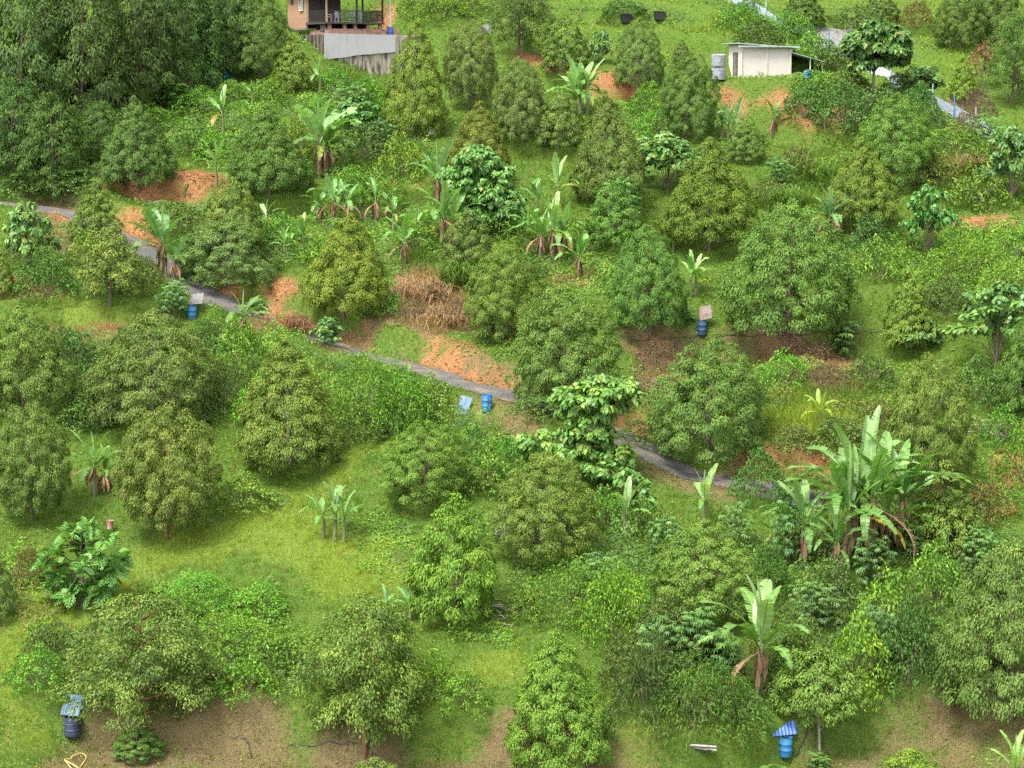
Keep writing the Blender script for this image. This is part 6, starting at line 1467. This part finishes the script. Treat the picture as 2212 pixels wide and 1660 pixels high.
# planks
for i, (x, yb, rz, lw) in enumerate(((1496, 1622, -.28, 1.35), (1512, 1630, -.2, 1.5), (1520, 1638, -.33, 1.2), (1505, 1636, -.24, 1.0))):
    b_ = P(x, yb); mb = MB(); mb.box((0, 0, 0), (lw, .13, .03)); mb.box((-.12, .02, .028), (lw * .7, .05, .014))
    o = link('plank', mb.mesh('plank', M_PLANK), loc=tuple(b_ + UP * (.16 + .02 * i)), rot=(R(12), R(2 * i - 2), rz)); tag(o, ('uppermost weathered plank of the four on the yellowish grass', 'longest weathered plank of the four on the yellowish grass', 'lowest weathered plank of the four on the yellowish grass', 'shortest weathered plank lying across the other three')[i], 'plank', 'weathered planks lying together')
# yellow rope
pts = []
for q in range(40):
    a = q / 39 * 2 * math.pi * 1.25; px = 163 + 20 * math.cos(a * 1.0 + 1.2) + 4 * math.sin(3 * a); py = 1648 + 13 * math.sin(a + 1.2) + 5 * math.cos(2 * a); pts.append(P(px, py) + UP * (.10 + .05 * math.sin(a * 2)))
pts += [P(158, 1670) + UP * .1, P(154, 1690) + UP * .1]
mb = MB(); mb.tube(pts, [.022] * len(pts), 5); tag(link('rope', mb.mesh('rope', M_ROPE, True)), 'loop of thin yellow rope on the bare ground, bottom left', 'rope')
def hose(pxs, lab, r0=.02, dz=.04):
    q = smooth_line([tuple(p_) for p_ in pxs], 6); pts = [P(*p_) + UP * dz for p_ in q]
    mb = MB(); mb.tube(pts, [r0] * len(pts), 6); tag(link('hose', mb.mesh('hose', M_BLACK, True)), lab, 'hose', 'black irrigation hoses')
hose([(1350, 738), (1500, 735), (1650, 730), (1790, 724), (1880, 722), (1935, 712)], 'long black hose lying along the brown terrace')
hose([(1748, 1545), (1745, 1580), (1735, 1610), (1718, 1640)], 'black hose curling down beside the bottom right barrel', .04)
hose([(500, 1600), (530, 1605), (545, 1640)], 'short black hose on the bare ground between the two bottom left trees', .03)
hose([(620, 1620), (700, 1612), (770, 1615)], 'black hose near the orange-brown trunk at the bottom centre', .025)
# branch piles
def branch_pile(x, yb, wpx, lab, n_=26, seed=1):
    b_ = P(x, yb); k = b_[1] / F; wm = wpx * k; r = np.random.default_rng(seed); t = thing('branch_pile', lab, 'branches', tuple(b_), 0, 'heaps of dead branches')
    for i in range(n_):
        c = np.array((r.normal(0, wm * .2), r.normal(0, .45), 0)); a = r.normal(-.4, .5); l = r.uniform(.4, 1.0) * wm * .45; d_ = np.array((math.cos(a), math.sin(a), r.normal(.05, .15))) * l
        z = float(hgrid(b_[0] + c[0], b_[1] + c[1])) - b_[2] + r.uniform(.05, .45); c[2] = z
        mb = MB(); mb.tube([c - d_, c + np.array((0, 0, r.normal(0, .06))), c + d_], [.035, .03, .012], 5); link('branch', mb.mesh('branch', M_BARKPALE if i % 3 else M_BARK, True), t)
branch_pile(2140, 932, 90, 'heap of dead pale branches near the right edge', 26, 3)
branch_pile(1700, 775, 120, 'scattered dead branches on the lip of the brown terrace', 22, 4)
branch_pile(1090, 1330, 60, 'small heap of brown sticks left of the central bright bush', 14, 5)
branch_pile(660, 960, 60, 'fallen dry branches beside the conical durian foot', 12, 6)
b_ = P(2150, 1115); o = link('fallen_leaf', BL['yellow'][0], loc=tuple(b_ + UP * .25), rot=(R(70), 0, R(10)), scale=(1.3, 1.3, 1.3)); tag(o, 'yellow fallen banana leaf lying at the right edge', 'leaf')
b_ = P(932, 292); t = thing('box', 'small white box in the shade under the tall yellow-olive durian', 'box', tuple(b_)); mb = MB(); mb.box((0, 0, .2), (.5, .35, .4)); part(t, 'box_body', mb, M_PLASTIC); mb = MB(); mb.box((0, 0, .42), (.54, .39, .05)); part(t, 'lid', mb, M_FRAMEW)
# tall dry grass tussocks
def tussock(x, yb, wpx, hpx, lab, seed, cols, n_=420):
    b_ = P(x, yb); k = b_[1] / F; wm, hm = wpx * k, hpx * k; r = np.random.default_rng(seed)
    px = r.normal(0, wm * .24, n_); py = r.normal(0, wm * .16, n_); az = r.uniform(0, 6.28, n_); hh = hm * r.uniform(.5, 1.1, n_); w_ = r.uniform(.02, .045, n_)
    z = hgrid(b_[0] + px, b_[1] + py) - b_[2]; base = np.stack([px, py, z - .05], 1); o_ = np.stack([np.cos(az), np.sin(az), np.zeros(n_)], 1); s_ = np.stack([-np.sin(az), np.cos(az), np.zeros(n_)], 1)
    V = np.empty((n_, 5, 3)); V[:, 0] = base - s_ * w_[:, None]; V[:, 1] = base + s_ * w_[:, None]
    m_ = base + o_ * (hh * .4)[:, None] + UP * (hh * .75)[:, None]; V[:, 2] = m_ + s_ * (w_ * .8)[:, None]; V[:, 3] = m_ - s_ * (w_ * .8)[:, None]; V[:, 4] = base + o_ * (hh * .95)[:, None] + UP * (hh * .55)[:, None]
    i = (np.arange(n_) * 5)[:, None]; T = np.concatenate([i + np.array([q]) for q in ([0, 1, 2], [0, 2, 3], [3, 2, 4])], 0)
    ca, cb = np.array(cols[0]), np.array(cols[1]); K = ca + (cb - ca) * r.random((n_, 1)); 
    o = link('grass_tussock', tri_mesh('tussock', V.reshape(-1, 3), T, np.repeat(K, 5, 0), M_GRASS), loc=tuple(b_)); tag(o, lab, 'grass clump', 'tall grass clumps')
TAN = ((.24, .15, .085), (.42, .29, .17)); LG = ((.07, .15, .025), (.16, .27, .05))
tussock(925, 645, 130, 50, 'tall straw-brown dry grass clump above the bare cut by the track', 1, TAN, 420)
tussock(880, 640, 70, 40, 'smaller straw-brown grass clump at the left of the big dry one', 2, TAN, 200)
tussock(990, 620, 70, 70, 'tall fresh green grass clump right of the dry one', 3, LG, 400)
tussock(960, 700, 110, 45, 'low straw-brown grass on the slope under the dry clump', 4, TAN, 260)
tussock(630, 715, 90, 40, 'reddish dry grass on the bank below the track', 5, ((.24, .10, .05), (.42, .22, .12)), 380)
tussock(2100, 380, 80, 60, 'brownish tall grass clump near the fence end', 6, ((.14, .12, .05), (.28, .22, .10)), 300)
tussock(1700, 450, 70, 60, 'tall green grass clump right of the dark golden cone', 7, LG, 300)
tussock(1760, 400, 80, 50, 'tall green grass clump left of the bushy durian behind the silvery banana', 8, LG, 300)

# fallen leaves on the bare ground
LV = []
for (y0, y1, dens, sz, seed) in ((86, 112, 60, .07, 21), (112, 150, 30, .10, 22)):
    area = (y1 - y0) * 2 * (y1 * (1106 / F) * 1.1 + 2); x, y = sample_ground(int(area * dens), y0, y1, seed); r = np.random.default_rng(seed)
    k = r.random(len(x)) < np.maximum(gval(Z_LIT, x, y), .6 * gval(Z_DRY, x, y)) * (.3 + .9 * fbm(x / 1.2, y / 1.2, 171)); x, y = x[k], y[k]; n_ = len(x)
    dv = norm(np.stack([r.normal(0, 1, n_), r.normal(0, 1, n_), r.normal(.1, .25, n_)], 1)); ln = sz * r.uniform(.7, 1.7, n_)
    LV.append(leaf_rhomb(np.stack([x, y, hgrid(x, y) + r.uniform(.02, .07, n_)], 1), dv, norm(np.array((0, -.1, 1)) + r.normal(0, .3, (n_, 3))), ln, ln * .5, pick_cols('brown', r.normal(.5, .3, n_), r, .25), r, .05))
V, T, K = cat_(LV)
tag(link('leaf_litter', tri_mesh('leaf_litter', V, T, K, M_DRY)), 'brown fallen leaves scattered over the bare ground', 'leaves', kind='stuff')
# loose clods and stones under the cuts
def clods():
    r = np.random.default_rng(77); ii = np.argwhere((Z_SOIL > .25) | (Z_LIT > .75)); pk = ii[r.choice(len(ii), 5200)]
    x = gx[pk[:, 1]] + r.uniform(-.2, .2, len(pk)); y = gy[pk[:, 0]] + r.uniform(-.2, .2, len(pk)); n_ = len(x); soil_ = gval(Z_SOIL, x, y)
    k = (np.abs(x) < y * .27) & (y < 212) & (r.random(n_) < np.where(soil_ > .25, 1, .25)); x, y, soil_ = x[k], y[k], soil_[k]; n_ = len(x)
    s_ = r.gamma(2.0, .018, n_) + .02; oct_ = np.array([(1, 0, 0), (0, 1, 0), (-1, 0, 0), (0, -1, 0), (0, 0, .8), (0, 0, -.6)])
    V = np.stack([x, y, hgrid(x, y) + s_ * .3], 1)[:, None, :] + (oct_[None] * s_[:, None, None]) * r.uniform(.55, 1.3, (n_, 6, 1))
    i = (np.arange(n_) * 6)[:, None]; T = np.concatenate([i + np.array([q]) for q in ([0, 1, 4], [1, 2, 4], [2, 3, 4], [3, 0, 4], [1, 0, 5], [2, 1, 5], [3, 2, 5], [0, 3, 5])], 0)
    K = np.where((soil_ > .25)[:, None], np.array((.33, .16, .065)), np.array((.19, .145, .085))) * r.uniform(.5, 1.25, (n_, 1))
    tag(link('earth_clods', tri_mesh('earth_clods', V.reshape(-1, 3), T, np.repeat(K, 6, 0), M_DRY)), 'loose clods and stones on the bare earth', 'clods', kind='stuff')
clods()
